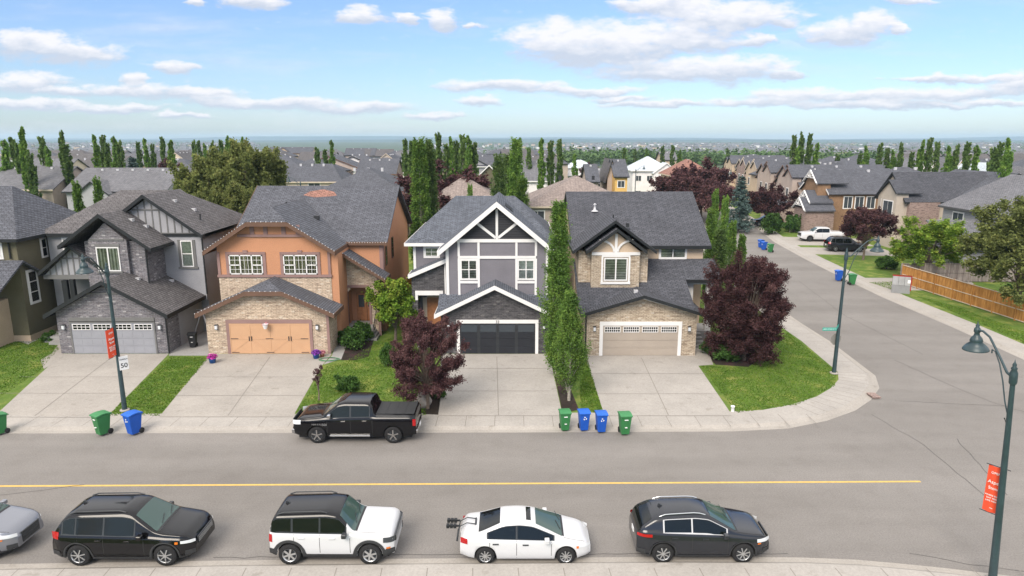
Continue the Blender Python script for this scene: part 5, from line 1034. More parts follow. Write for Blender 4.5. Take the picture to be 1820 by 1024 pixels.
NX = dict(k=.97, body=(4.66, 1.86, [(-2.33, .75), (-2.30, 1.0), (-2.15, 1.24), (-1.72, 1.52), (-1.35, 1.60), (-.3, 1.65), (.15, 1.60), (1.05, 1.13), (1.25, 1.08), (2.1, .94), (2.28, .78), (2.33, .6)], [(-2.33, 1.14), (-1.2, 1.08), (1.1, 1.0), (2.33, .84)], [(-2.33, .78), (-2.05, .93), (-1.4, .985), (1.4, .985), (1.9, .93), (2.18, .80), (2.33, .66)], .25, (-1.38, 1.31), .365), bk=dict(tumble=.40, topsig=.06),
          side=[(-1.35, -.45), (-.4, .72)], handles=[-1.0, .02], handlem='metal_black', seams=[-1.15, -.42, .78], mirror=(.66, 1.04), head=(.50, .74, .86), tail=(.50, .96, 1.06), ws=(.22, 1.06), rw=(-2.2, -1.75), rails=(-1.5, .05, .035, 'chrome'), grille=(.42, .80, .42, 'metal_dark'), fin=-1.35, clad=.32, archw=.05, winline='metal_light', rim='steel', spokes=8, amber=(.48, .36, .70, .745))
TR = dict(body=(5.82, 2.02, [(-2.91, .8), (-2.9, 1.30), (-2.75, 1.34), (-.98, 1.36), (-.94, 1.37), (-.84, 1.86), (-.6, 1.91), (.45, 1.92), (.75, 1.86), (1.38, 1.36), (1.55, 1.29), (2.55, 1.20), (2.85, 1.0), (2.91, .7)], [(-2.91, 1.27), (-.9, 1.26), (1.4, 1.22), (2.91, 1.10)], [(-2.91, .95), (-2.6, .985), (2.2, .985), (2.7, .92), (2.91, .82)], .34, (-1.82, 1.75), .41), bk=dict(tumble=.24, topsig=.03),
          side=[(-.72, .12), (.2, 1.12)], handles=[-.5, .5], handlem='chrome', seams=[-.86, .16, 1.25], mirror=(1.12, 1.34), mirrorm='chrome', head=(.42, .92, 1.12), tail=(.16, .88, 1.2), ws=(.80, 1.36), rw=None, grille=(.72, 1.12, .62, 'chrome'), bumper=(.45, .68, 'chrome'), rbumper=(.48, .66, 'chrome'), rim='chrome', spokes=5, rimr=.68, winline='metal_black')
YC = lambda px, py: G(px, py, 0)
def place(pxr, pxf, pyw, W):
    a = G(pxr, pyw, 0); c_ = G(pxf, pyw, 0); return (a[0]+c_[0])/2, a[1]+W/2-.1
x, y = place(146, 298, 1005, 1.99); car('black_suv', 'black suv with roof rails parked between the silver car nose and the white suv', 'suv', x, y, 0, SUV, 'paint_black', 'cars parked along the near kerb', .01)
x, y = place(519, 658, 1003, 1.93); car('white_suv', 'boxy white suv with black roof and dark wheel arches', 'suv', x+.07, y, 0, BR, 'paint_white', 'cars parked along the near kerb', .01)
x, y = place(865, 1003, 1002, 1.75); tc_, _S = car('white_sedan', 'white sedan carrying a folded bike rack on its trunk', 'sedan', x, y, 0, CIV, 'paint_white', 'cars parked along the near kerb', .01)
rx, ry = x, y
br = thing('bike_rack', 'folded black bicycle rack strapped to the trunk of the white sedan', 'bike rack', (rx-2.05, ry, .9))
b = MB()
for s_ in (-.17, .17): b.tube([(.35, s_, .22), (.05, s_, .26), (-.2, s_, .12), (-.28, s_, -.3)], .022, 6)
b.build('frame', 'metal_dark', br); b = MB(); b.tube([(-.28, -.35, -.3), (-.28, .35, -.3)], .035, 6); b.tube([(.35, -.2, .22), (.35, .2, .22)], .03, 6); b.build('crossbar', 'metal_black', br)
for s_ in (-.17, .17):
    b = MB(); b.box(-.66, -.2, s_-.025, s_+.025, .12, .17); 
    for k in (-.36, -.48, -.60): b.box(k-.05, k+.05, s_-.07, s_+.07, .09, .2)
    b.build('arm', 'trim_black', br)
x, y = place(1181, 1318, 1000, 1.86); car('graphite_suv', 'dark graphite suv with chrome window line, last car at the near kerb', 'suv', x, y, 0, NX, 'paint_graphite', 'cars parked along the near kerb', .01)
NXs = dict(NX); x = G(72, 960, .6)[0]-3.0; car('silver_suv', 'silver car nose cut off by the left edge of the photo', 'car', x, 21.55, 0, NXs, 'paint_silver', 'cars parked along the near kerb', .01)
a = G(562, 788, 0); c_ = G(697, 788, 0); tr, S = car('black_pickup', 'black pickup truck with covered bed parked outside the orange house', 'pickup truck', (a[0]+c_[0])/2+.03, a[1]+.95, pi, TR, 'paint_black', None, .01)
q = MB(); q.box(-2.78, -1.02, -.76, .76, 1.385, 1.40)
for u in (-2.33, -1.9, -1.46): q.box(u-.02, u+.02, -.74, .74, 1.40, 1.412)
q.box(-2.80, -2.72, -.80, .80, 1.385, 1.44); q.build('bed_cover', 'plastic_dark', tr)
for sg in (-1, 1):
    q = MB(); q.box(-.75, 1.15, min(sg*.88, sg*1.04), max(sg*.88, sg*1.04), .36, .42); q.build('running_board', 'chrome', tr, bevel=.015)
    text(tr, 'HEMI 5.7L', .10, (1.75, sg*(1.0), .95), (pi/2, 0, 0 if sg < 0 else pi), 'steel', 'badge'); text(tr, '1500', .15, (1.40, sg*(1.008), .94), (pi/2, 0, 0 if sg < 0 else pi), 'steel', 'badge')
# across the side street
x, y = G(1430, 434, 0); TW = dict(TR); TW['rim'] = 'metal_dark'; TW['handlem'] = 'paint_white'; TW['mirrorm'] = 'paint_white'; TW['bumper'] = (.45, .68, 'paint_white')
car('white_pickup', 'white crew cab pickup on a driveway across the side street', 'pickup truck', 43.0, 94.3, pi-.1, TW, 'paint_white', None, .13)
car('dark_suv', 'dark grey suv parked beside the white pickup across the side street', 'suv', 42.2, 85.6, -.1, SUV, 'paint_graphite', None, .13)
car('black_suv', 'black suv parked beyond the shrubs and low fence across the side street', 'suv', 41.6, 111.0, pi-.15, SUV, 'paint_black', None, .13)
car('black_pickup', 'distant black pickup in front of the white roofed house', 'pickup truck', 38.9, 196, .05, TR, 'paint_blue', None, .1); car('red_car', 'distant red car near the orange fence', 'car', 26.0, 203, .2, NX, 'paint_red', None, .1); car('white_suv', 'distant white suv between the orange fence and the far pickup', 'suv', 31.4, 206, 1.2, SUV, 'paint_white', None, .1)
# ------------------------------------------------------------------ wheelie bins
def make_bin(name, colr, lid, H_=1.08):
    t = thing(name, None, None); b = MB(); w0, w1, d0, d1 = .21, .29, .23, .34
    b.add([(-w0, -d0, .06), (w0, -d0, .06), (w0, d0, .06), (-w0, d0, .06), (-w1, -d1, H_-.1), (w1, -d1, H_-.1), (w1, d1, H_-.1), (-w1, d1, H_-.1)], [(0, 3, 2, 1), (4, 5, 6, 7), (0, 1, 5, 4), (1, 2, 6, 5), (2, 3, 7, 6), (3, 0, 4, 7)])
    b.box(-w1-.015, w1+.015, -d1-.015, d1+.015, H_-.14, H_-.09); b.box(-w0-.01, w0+.01, -d0-.045, -d0-.01, .5, .56); b.build('body', colr, t, bevel=.015)
    b = MB(); n = 6
    for i in range(n): a0, a1 = -d1-.04+(2*d1+.06)*i/n, -d1-.04+(2*d1+.06)*(i+1)/n; z0_, z1_ = H_-.085+.05*sin(pi*i/n), H_-.085+.05*sin(pi*(i+1)/n); b.prism([(-w1-.03, a0, z0_-.02), (-w1-.03, a1, z1_-.02), (-w1-.03, a1, z1_+.03), (-w1-.03, a0, z0_+.03)], (2*w1+.06, 0, 0))
    b.build('lid', lid, t)
    for sg in (-1, 1): b = MB(); b.lathe([(.001, sg*.20), (.12, sg*.20), (.135, sg*.215), (.135, sg*.245), (.12, sg*.26), (.001, sg*.26)], 16, 0, (0, 0, 0)); b.v = [(v[2] if True else 0, v[0]+.27, v[1]+.135) for v in b.v]; b.build('wheel', 'rubber', t)
    b = MB(); b.tube([(-.24, d1+.03, H_-.16), (-.24, d1+.09, H_-.12), (.24, d1+.09, H_-.12), (.24, d1+.03, H_-.16)], .018, 6); b.build('handle', colr, t)
    b = MB()
    if 'blue' in name:
        for k in range(3): a = 2*pi*k/3+pi/2; c0 = Vector((.07*cos(a), -d1+.0-.012+.05, .74+.07*sin(a))); c0.y = -d0-.015-(c0.z-.06)/(H_-.16)*(d1-d0)-.004; tt = Vector((-sin(a), 0, cos(a))); b.prism([c0-tt*.05, c0+tt*.03+Vector((cos(a)*.035, 0, sin(a)*.035)), c0+tt*.055, c0+tt*.03-Vector((cos(a)*.035, 0, sin(a)*.035))], (0, -.006, 0))
        b.build('recycling_mark', 'sign_white', t)
    else: b.box(-.10, .10, -d1-.012, -d1+.03, .80, .84); b.box(-.06, .06, -d1+.0, -d1+.06, .42, .45); b.build('label_plate', 'sign_white', t)
    return t
bg_, bb_ = make_bin('green_bin', 'bin_green', 'bin_green_lid'), make_bin('blue_bin', 'bin_blue', 'bin_blue_lid'); bk_ = make_bin('black_bin', 'bin_black', 'bin_black')
def pbin(root, px, py, rz, label, z=.03, s=1.0, grp='wheelie bins put out at the kerb'):
    x, y = G(px, py, z); put(root, x, y+.25, z, rz, (s*.86, s*.9, s*.97), label, 'bin', grp)
pbin(bg_, -6, 775, -.6, 'green bin cut off by the left edge of the photo'); pbin(bg_, 178, 776, -.55, 'green bin left of the blue bin by the leaning street lamp', s=1.08); pbin(bb_, 234, 775, -.5, 'blue recycling bin beside the lamp post base, alone with one green bin', s=1.08)
pbin(bg_, 1004, 768, .12, 'left green bin of the row of four'); pbin(bb_, 1038, 768, .12, 'blue bin next to the left green bin in the row of four'); pbin(bb_, 1069, 771, .1, 'blue bin second from right in the row of four'); pbin(bg_, 1111, 775, .1, 'green bin standing apart at the right of the row of four', s=1.05)
pbin(bb_, 1353, 441, -1.2, 'farther of two blue bins across from the white pickup', s=1.05); pbin(bb_, 1358.5, 445, -1.2, 'nearer of two blue bins across from the white pickup', s=1.05); pbin(bg_, 1370, 449, -1.2, 'green bin beside the pair of blue bins on the side street', s=1.05)
pbin(bb_, 1492, 500, -1.4, 'blue bin half hidden behind the corner lamp post', s=1.05); pbin(bg_, 1516, 507, 1.5, 'green bin right of the corner lamp post', s=1.05); pbin(bk_, 341, 619, .2, 'black bin in the passage beside the grey stone garage', z=.13, grp=None)
# old white swing frame in the passage
b = MB(); q = G(350, 600); b.beam((q[0]-.3, q[1]+.2, .2), (q[0]+.25, q[1]+.6, 2.0), .06, .06); b.beam((q[0]+.25, q[1]+.6, 2.0), (q[0]+1.1, q[1]-.2, .2), .06, .06); b.beam((q[0]-.6, q[1]+.9, 2.0), (q[0]+.3, q[1]+.6, 2.0), .05, .05); tagp(b.build('leaning_frame', 'metal_light'), 'pale metal frame leaning in the passage behind the black bin', 'frame')
# ------------------------------------------------------------------ street lamps
def lamp_post(x, y, rz, label, Hh=8.0, arm=1.75, lean=(0, 0)):
    """arm reaches along local -x"""
    t = thing('street_lamp', label, 'street lamp', (x, y, .12), rz, 'green black street lamps')
    b = MB(); b.lathe([(.001, 0), (.24, 0), (.24, .07), (.16, .09), (.001, .09)], 16); b.build('base', 'concrete', t)
    b = MB(); b.tube([(0, 0, .05), (0, 0, .9), (0, 0, Hh)], [.125, .115, .065], 12); b.lathe([(.09, Hh-.45), (.11, Hh-.4), (.11, Hh-.1), (.07, Hh), (.09, Hh+.05), (.05, Hh+.1), (.06, Hh+.16), (.02, Hh+.24), (.001, Hh+.34)], 12); b.build('pole', 'lamp_green', t)
    b = MB(); P_ = [(0, 0, Hh-.25), (-.3*arm/1.9, 0, Hh-.18), (-.75*arm/1.9, 0, Hh+.25), (-1.25*arm/1.9, 0, Hh+.68), (-1.6*arm/1.9, 0, Hh+.78), (-arm, 0, Hh+.74)]; b.tube(P_, [.045, .04, .035, .035, .035, .04], 8)
    b.tube([(-.02, 0, Hh-1.6), (-.25, 0, Hh-1.1), (-.42, 0, Hh-.5), (-.62, 0, Hh-.02), (-.85, 0, Hh+.3)], .022, 6); b.tube([(-.02, 0, Hh-1.6), (-.12, 0, Hh-1.72), (-.2, 0, Hh-1.62)], .02, 6); b.tube([(-.85, 0, Hh+.3), (-1.0, 0, Hh+.32), (-1.0, 0, Hh+.2)], .02, 6); b.build('arm', 'lamp_green', t)
    b = MB(); z = Hh+.74; c = (-arm, 0, z); b.lathe([(.001, .32), (.02, .22), (.06, .16), (.05, .10), (.09, .05), (.10, -.05), (.07, -.10), (.09, -.18), (.16, -.26), (.19, -.36), (.17, -.40), (.30, -.52), (.36, -.60), (.38, -.64), (.38, -.66), (.30, -.655)], 20, 0, c); h = b.build('lamp_head', 'lamp_green', t)
    b = MB(); b.lathe([(.30, -.65), (.20, -.70), (.001, -.72)], 16, 0, c); b.build('lens', 'far_glass', h)
    return t
x1_, y1_ = G(222, 730); L1 = lamp_post(x1_, y1_, pi/2, 'street lamp with a 50 speed sign before the grey stone house', 7.6)
x2_, y2_ = G(1482, 664); L2 = lamp_post(x2_, y2_, pi, 'corner street lamp carrying street name blades and a stop sign', 7.4)
x3_, y3_ = 15.42, 19.4; L3 = lamp_post(x3_, y3_, -pi/2, 'nearest street lamp, at the right edge with a red banner', 7.15); L3.rotation_euler = (.058, 0, -pi/2)
def banner(x, y, z0, z1, w, rz, label):
    t = thing('banner', label, 'banner', (x, y, 0), rz); b = MB(); n = 6
    for i in range(n):
        for (a, c_) in ((i, i+1),): u0, u1 = -w*a/n, -w*c_/n; b.prism([(u0-.1, .03*sin(a*1.3), z0), (u1-.1, .03*sin(c_*1.3), z0), (u1-.1, .03*sin(c_*1.3), z1), (u0-.1, .03*sin(a*1.3), z1)], (0, .012, 0))
    b.build('cloth', 'banner_red', t); [MB().tube([(0, 0, zz), (-w-.16, 0, zz)], .015, 6).build('bracket', 'metal_black', t) for zz in (z1+.02, z0-.02)]
    hgt = z1-z0; xm = -.1-w/2
    for s_, sz, zz in (('OPEN', .13, .86), ('Aspen', .19, .66), ('Stone', .17, .53), ('WHERE EVERY', .085, .37), ('DAY FEELS', .09, .31), ('LIKE HOME', .09, .25), ('~', .2, .10)): text(t, s_, sz*w/.62, (xm, -.03, z0+hgt*zz), (pi/2, 0, 0), 'sign_white')
    return t
banner(x1_, y1_, 3.2, 4.65, .62, pi/2, 'narrow red banner on the lamp post before the grey stone house'); banner(x3_, y3_, 2.4, 3.95, .50, -.95, 'red banner with white writing on the nearest lamp post at right')
t = thing('speed_sign', 'white 50 speed limit sign on the lamp post before the grey stone house', 'sign', (x1_, y1_, 0), .75); b = MB(); b.box(-.02, .40, -.17, -.155, 2.37, 3.1); b.build('plate', 'sign_white', t, bevel=.004); text(t, '50', .34, (.19, -.18, 2.60), (pi/2, 0, 0), 'sign_ink'); text(t, 'MAXIMUM', .08, (.19, -.18, 2.93), (pi/2, 0, 0), 'sign_ink')
t = thing('stop_sign', 'stop sign seen from behind on the corner lamp post', 'sign', (x2_, y2_, 0), .25); b = MB(); b.prism([(.38*cos(pi/8+k*pi/4), .13, 2.25+.38*sin(pi/8+k*pi/4)) for k in range(8)], (0, .008, 0)); b.build('plate', 'sign_back', t); b = MB()
b.tube([(0, 0, 2.25), (0, .14, 2.25)], .03, 5); b.build('bracket', 'steel', t)
t = thing('street_name_sign', 'green street name blades on the corner lamp post', 'sign', (x2_, y2_, 0)); b = MB(); b.box(-.95, -.08, -.01, .01, 2.82, 3.0); b.build('blade', 'sign_green', t); b = MB(); b.prism([(-.1, -.15, 3.1), (-.5, -.75, 3.1), (-.5, -.75, 3.26), (-.1, -.15, 3.26)], (.012, -.012, 0)); b.build('blade', 'sign_green', t); text(t, 'ASPEN STONE BV SW', .085, (-.52, -.013, 2.91), (pi/2, 0, 0), 'sign_white')
for (px, pt, Y, lab) in ((1131, 268, 150, 'thin dark street lamp before the far driveway of the white roofed house'), (1052, 300, 170, 'distant street lamp left of the yellow house'), (531, 308, 105, 'far street lamp in front of the roof behind the orange house'), (1284, 300, 128, 'distant street lamp beside the blue spruce')):
    x = (px-910)/FPX*Y/ray(px, 280)[1]; r_ = clone(L2, (x, Y, .1), pi if px > 1000 else 0, None, lab, 'distant street lamps')
# ------------------------------------------------------------------ fences, mail boxes
def fence(name, pts, Hf, matn, label, cat='fence', post=2.4, z0=.12, rail=True, face=1):
    t = thing(name, label, cat, (pts[0][0], pts[0][1], 0)); o = Vector((pts[0][0], pts[0][1], 0)); p = MB(); r = MB()
    for i in range(len(pts)-1):
        a, b_ = Vector((*pts[i], 0))-o, Vector((*pts[i+1], 0))-o; d = (b_-a).normalized(); n = Vector((-d.y, d.x, 0)); L = (b_-a).length; k = int(L/.147)
        for j in range(k): q = a+d*(j*L/k+.003); q2 = a+d*((j+1)*L/k-.004); p.prism([q+Vector((0, 0, z0+.06)), q2+Vector((0, 0, z0+.06)), q2+Vector((0, 0, Hf+z0)), q+Vector((0, 0, Hf+z0))], n*.02)
        if rail:
            for zz in (.12, Hf*.52, Hf): r.beam(a-n*.03*face+Vector((0, 0, z0+zz)), b_-n*.03*face+Vector((0, 0, z0+zz)), .09 if zz == Hf else .05, .06 if zz < Hf else .04)
    pan = p.build('panel', matn, t); r.build('rail', 'trim_tan' if 'cedar' in matn else matn, t)
    for i in range(len(pts)-1):
        a, b_ = Vector((*pts[i], 0))-o, Vector((*pts[i+1], 0))-o; L = (b_-a).length; k = max(1, round(L/post))
        for j in range(k+(1 if i == len(pts)-2 else 0)):
            q = a.lerp(b_, j/k); m = MB(); m.box(q.x-.06, q.x+.06, q.y-.06, q.y+.06, z0, Hf+z0+.05); m.build('post', matn, t)
    return t
fence('cedar_fence', [(41.5, 36.6), (39.7, 47.0), (38.2, 65.5)], 1.85, 'fence_cedar', 'long orange cedar fence at the corner of the side street', face=-1)
fence('wooden_fence', [(38.4, 66.1), (47.5, 66.2), (60, 66.0)], 1.9, 'fence_grey', 'weathered grey fence behind the bright leafy tree')
fence('wooden_fence', [(42.2, 103.2), (49.5, 103)], 1.5, 'fence_grey', 'low grey fence beside the black suv across the side street'); fence('cedar_fence', [(26.5, 212), (34.5, 214)], 2.6, 'fence_cedar', 'distant orange fence before the yellow house'); fence('cedar_fence', [(-9.1, 58.2), (-7.2, 58.2)], 2.3, 'fence_cedar', 'cedar fence panel in the gap between orange and purple houses'); fence('cedar_fence', [(13.8, 49.5), (14.2, 58)], 1.8, 'fence_grey', 'grey fence right of the tan stone house behind the porch')
x, y = G(1600, 521); mbx = thing('mailbox', 'grey community mailbox cabinet with red trim at the end of the cedar fence', 'mailbox', (x, y, .12), -.45); mbx.scale = (.78, .9, 1)
b = MB(); b.box(-.95, .95, -.2, .2, 0, .75); b.build('base', 'metal_galv', mbx, bevel=.01)
for k in range(3): b = MB(); b.box(-.95+k*.62, -.35+k*.62, -.23, .22, .76, 1.6); b.build('locker', 'metal_locker', mbx, bevel=.01)
b = MB(); b.box(-1.0, 1.0, -.25, .25, 1.6, 1.66); b.box(.92, 1.02, -.24, .24, .3, 1.6); b.build('trim', 'paint_red', mbx); b = MB(); b.box(.6, .9, -.245, -.235, 1.0, 1.3); b.build('notice', 'sign_white', mbx)
b = MB(); x, y = G(585, 640); pts = [(x+.7*cos(k*.5)*(1-.01*k), y+.4*sin(k*.5)*(1-.01*k), .15+.002*k) for k in range(30)]; b.tube(pts, .018, 5); tagp(b.build('garden_hose', 'bin_green_lid'), 'coiled green garden hose on the path of the orange house', 'hose')

x, y = G(1302, 731); b = MB(); b.lathe([(.09, 0), (.09, .24), (.11, .25), (.11, .30), (.001, .32)], 12, 0, (x, y, .12)); tagp(b.build('utility_marker', 'white_plastic'), 'small white utility post at the lawn corner by the tan house driveway', 'utility post')
# ------------------------------------------------------------------ the rest of the neighbourhood
def simple_house(label, x, y, w, d, rz, ze, zr, kind, wall, roof, trim, wins=(), gables=(), vents=2, group=None, base=0.0, eov=.45, ridge=None, gmat=None, vdark=False, extra=None, cat='house', eaves=True):
    """local frame: front wall on y=-d/2; wins=(face,u,z,w,h); gables=(face,u,halfwidth,depth,peak z)"""
    H = thing('house', label, cat, (x, y, base), rz, group); wl = MB(); wl.box(-w/2, w/2, -d/2, d/2, 0, ze); r = MB(); fb = MB()
    if kind == 'gx':
        s = (zr-ze)/(d/2); roof_gable(r, fb, 'x', 0, d/2, eov, -w/2-.35, w/2+.35, zr+.16, s, eaves=eaves)
        for k in ('E', 'W'): gable_wall(wl, FA(k, w/2 if k == 'E' else -w/2), -d/2, d/2, ze, ze, zr, depth=.2)
    elif kind == 'gy':
        s = (zr-ze)/(w/2); roof_gable(r, fb, 'y', 0, w/2, eov, -d/2-.35, d/2+.35, zr+.16, s)
        for k in ('S', 'N'): gable_wall(wl, FA(k, -d/2 if k == 'S' else d/2), -w/2, w/2, ze, ze, zr, depth=.2)
    else:
        o = eov; q = ridge if ridge is not None else max(0, (w-d)/2)
        if w >= d: roof_hip(r, fb, -w/2-o, w/2+o, -d/2-o, d/2+o, ze, (-max(q, .3), 0), (max(q, .3), 0), zr)
        else: q = ridge if ridge is not None else (d-w)/2; roof_hip(r, fb, -w/2-o, w/2+o, -d/2-o, d/2+o, ze, (0, -max(q, .3)), (0, max(q, .3)), zr)
    for (fc, u, hw, dep, pz) in gables:
        s = (pz-ze+.0)/hw if pz > ze else .7; e = {'S': -d/2, 'N': d/2, 'E': w/2, 'W': -w/2}[fc]; sg = -1 if fc in 'SW' else 1; ax = 'y' if fc in 'SN' else 'x'
        zz = pz-hw*.75; gable_wall(wl, FA(fc, e+sg*dep), u-hw, u+hw, 0.0, zz, pz, depth=dep+.3); roof_gable(r, fb, ax, u, hw, .3, e+sg*(dep+.3), e-sg*d*.28, pz+.16, .75, eaves=False)
    wl.build('wall', wall, H); r.build('roof', roof, H); fb.build('fascia', trim, H)
    for wn_ in wins:
        fc, u, z, ww, hh = wn_[:5]; pr = wn_[5] if len(wn_) > 5 else 0
        e = {'S': -d/2, 'N': d/2, 'E': w/2, 'W': -w/2}[fc]; f = FA(fc, e+(-pr if fc in 'SW' else pr)); b = MB(); f.box(b, u-ww/2-.1, u+ww/2+.1, z-.1, z+hh+.1, 0, .05)
        wd = b.build('window', 'trim_white', H); b = MB(); n = 2 if ww > 1 else 1
        for k in range(n): a = u-ww/2+k*ww/n+.03; f.box(b, a, a+ww/n-.06, z+.03, z+hh-.03, .05, .055)
        b.build('pane', 'far_glass', wd)
    if vents:
        for k in range(vents):
            t = (k+.5)/vents-.5; L = (w*.5 if kind == 'hip' else w*.8)
            if kind == 'gy': p = (.7, t*d*.7, zr-.55)
            else: p = (t*L, -.7, zr-.42)
            b = MB(); b.box(p[0]-.17, p[0]+.17, p[1]-.17, p[1]+.17, p[2]-.1, p[2]+.42); b.build('roof_vent', 'vent_dark' if vdark else 'metal_light', H)
    return H
def yr(px, py, z):                      # distance at which height z shows on row py
    x, y, w = ray(px, py); return (z-CH)/(w/y)
def bgh(label, pxl, pxr, pyr, zr, kind, wall, roof, trim='trim_black', d=11, ze=None, **kw):
    pc = (pxl+pxr)/2; Y = yr(pc, pyr, zr); k = FPX/Y*ray(pc, pyr)[1]; w = (pxr-pxl)/k-.9; x = (pc-910)/k
    return simple_house(label, x, Y, w, d, 0, ze if ze else zr-2.9, zr, kind, wall, roof, trim, **kw)
W2 = lambda zs, us, s='S', h=1.2, ww=1.3: [(s, u, z, ww, h) for z in zs for u in us]
# left field
bgh('grey roofed house with tall tan gable end, above the olive house', -70, 139, 297, 9.8, 'gx', 'stucco_pinkish', 'roof_grey', 'trim_tan', d=12, vents=5)
bgh('wide grey roof with skylight and small grey gable, behind the grey stone house', 152, 330, 300, 9.6, 'gx', 'stucco_grey', 'roof_grey', 'trim_black', d=12, vents=5, gables=[('S', -2.4, 2.1, 1.5, 8.0)])
for lab, a, b_, py, kd, wa, ro, tr_, kw in (
    ('brown hip roof beyond the tan gable end at left', 92, 168, 266, 'hip', 'stucco_darkgrey', 'roof_brown', 'trim_black', {}),
    ('grey roofed house at the left edge behind the poplars', -40, 60, 284, 'hip', 'stucco_tan', 'roof_grey', 'trim_black', {}),
    ('grey roof with tan rake just behind the tan gable end', 55, 140, 283, 'gx', 'stucco_cream', 'roof_grey', 'trim_tan', {}),
    ('grey hip roof in front of the dense poplar clump', 130, 200, 281, 'hip', 'stucco_grey', 'roof_brown', 'trim_black', {}),
    ('hip roof right of the small dark conifer', 238, 296, 274, 'hip', 'stucco_tan', 'roof_grey', 'trim_black', {}),
    ('wide grey roof right of the conifer with purple tree before it', 262, 345, 283, 'hip', 'stucco_grey', 'roof_grey', 'trim_black', {}),
    ('small roof with tan gable left of the olive green trees', 300, 345, 270, 'gy', 'stucco_cream', 'roof_brown', 'trim_tan', {}),
    ('grey roof seen between the olive green trees', 350, 430, 276, 'hip', 'stucco_tan', 'roof_brown', 'trim_black', {}),
    ('grey roof behind the rightmost olive green tree', 425, 500, 280, 'hip', 'stucco_tan', 'roof_grey', 'trim_black', {}),
    ('grey hip roof with tan wall and window above the orange house', 492, 622, 291, 'hip', 'stucco_cream', 'roof_charcoal', 'trim_tan', dict(wins=W2((5.2,), (1.5,), ww=2.0), ridge=3.5)),
    ('roof with dark open gable left of the skyline poplar', 480, 560, 262, 'gx', 'stucco_tan', 'roof_charcoal', 'trim_brown', dict(gables=[('S', -3, 3, 1, 9.3)])),
    ('long dark roof with tall white vent pipe on the skyline', 615, 670, 264, 'gx', 'stucco_pinkish', 'roof_charcoal', 'trim_black', {}),
    ('grey roof with broad tan gable above the orange house ridge', 540, 645, 277, 'gy', 'stucco_pinkish', 'roof_charcoal', 'trim_brown', {}),
    ('dark roofed house with dark wall left of the tall poplars', 640, 712, 283, 'gx', 'stone_brown', 'roof_charcoal', 'trim_brown', {}),
    ('roof with tan gable at the left of the tall poplars', 668, 716, 273, 'gy', 'stucco_cream', 'roof_charcoal', 'trim_tan', {}),
    ('grey roof between tan gable and long dark skyline roof', 600, 680, 274, 'hip', 'stucco_pinkish', 'roof_charcoal', 'trim_black', {})):
    bgh(lab, a, b_, py, 9.6, kd, wa, ro, tr_, vents=3, group='houses behind the near row', **kw)
bgh('big charcoal hip roof with three white vents right behind the orange house', 578, 735, 298, 9.8, 'hip', 'stucco_tan', 'roof_charcoal', 'trim_tan', d=15, ridge=1.3, vents=3, ze=6.6)
bgh('brown hip roofed olive house behind the purple grey house', 762, 892, 311, 9.4, 'hip', 'stucco_olive', 'roof_taupe', 'trim_darkgrey', d=10.5, ridge=.4, vents=1, vdark=True, wins=[('S', -3, 4.6, 2.0, 1.3)], ze=6.4)
bgh('olive gabled house left of the narrow dark poplar', 838, 905, 292, 9.4, 'gy', 'stucco_olive', 'roof_grey', 'trim_white', d=14, vents=1)
bgh('grey roof spreading behind the purple grey peak', 838, 900, 276, 9.4, 'gx', 'stucco_grey', 'roof_charcoal', 'trim_white', d=11, vents=2)
bgh('white walled house with grey roof left of the taupe roof', 925, 985, 286, 9.6, 'gx', 'stucco_white', 'roof_grey', 'trim_white', d=12, vents=1, wins=[('S', -2.6, 4.2, .9, 1.5), ('S', -2.6, 1.2, .9, 1.5)], ze=6.0)
bgh('big taupe hip roofed house with tan wall behind the aspens', 930, 1118, 312, 9.3, 'hip', 'stucco_pinkish', 'roof_taupe', 'trim_tan', d=15, ridge=1.0, vents=3, vdark=True, ze=6.0, wins=[('S', -5.3, 3.9, 1.6, 1.5)])
for lab, a, b_, py, zr, kd, wa, ro, tr_, kw in (
    ('tall yellow house with dark roof left of the white roofed house', 1083, 1112, 284, 10, 'gx', 'stucco_yellow', 'roof_charcoal', 'trim_black', dict(wins=W2((5,), (0,)))),
    ('brown roofed house immediately left of the yellow house', 1070, 1092, 283, 10, 'gy', 'stucco_pinkish', 'roof_brown', 'trim_black', {}),
    ('grey roofed house with porch left of the purple tree by the yellow house', 1036, 1062, 293, 9.0, 'gx', 'stucco_pinkish', 'roof_charcoal', 'trim_black', dict(wins=W2((1.4,), (-1.5, 1.5)))),
    ('small grey roofed house in front of the yellow house', 1054, 1074, 300, 7.4, 'gx', 'stucco_grey', 'roof_grey', 'trim_black', {}),
    ('house with pale blue roof and white walls above the far black pickup', 1115, 1188, 278, 10, 'hip', 'stucco_white', 'roof_pale', 'trim_white', dict(gables=[('S', 3, 2.8, 1.2, 8.6)], wins=W2((4.6,), (-3, -.5), ww=1.2)+W2((1.2,), (-3, 3), ww=1.2), ze=7)),
    ('house with rust red hip roof behind the far purple plum trees', 1182, 1262, 283, 10, 'hip', 'stucco_cream', 'roof_red', 'trim_tan', dict(ze=7)),
    ('flat pale roofed hall beyond the yellow house', 1000, 1060, 284, 6, 'hip', 'stucco_white', 'roof_pale', 'trim_white', {}),
    ('grey roofed house behind the white roofed house', 1170, 1200, 270, 9, 'gx', 'stucco_tan', 'roof_grey', 'trim_black', {})):
    bgh(lab, a, b_, py, zr, kd, wa, ro, tr_, vents=1, group='houses beyond the far street', **kw)
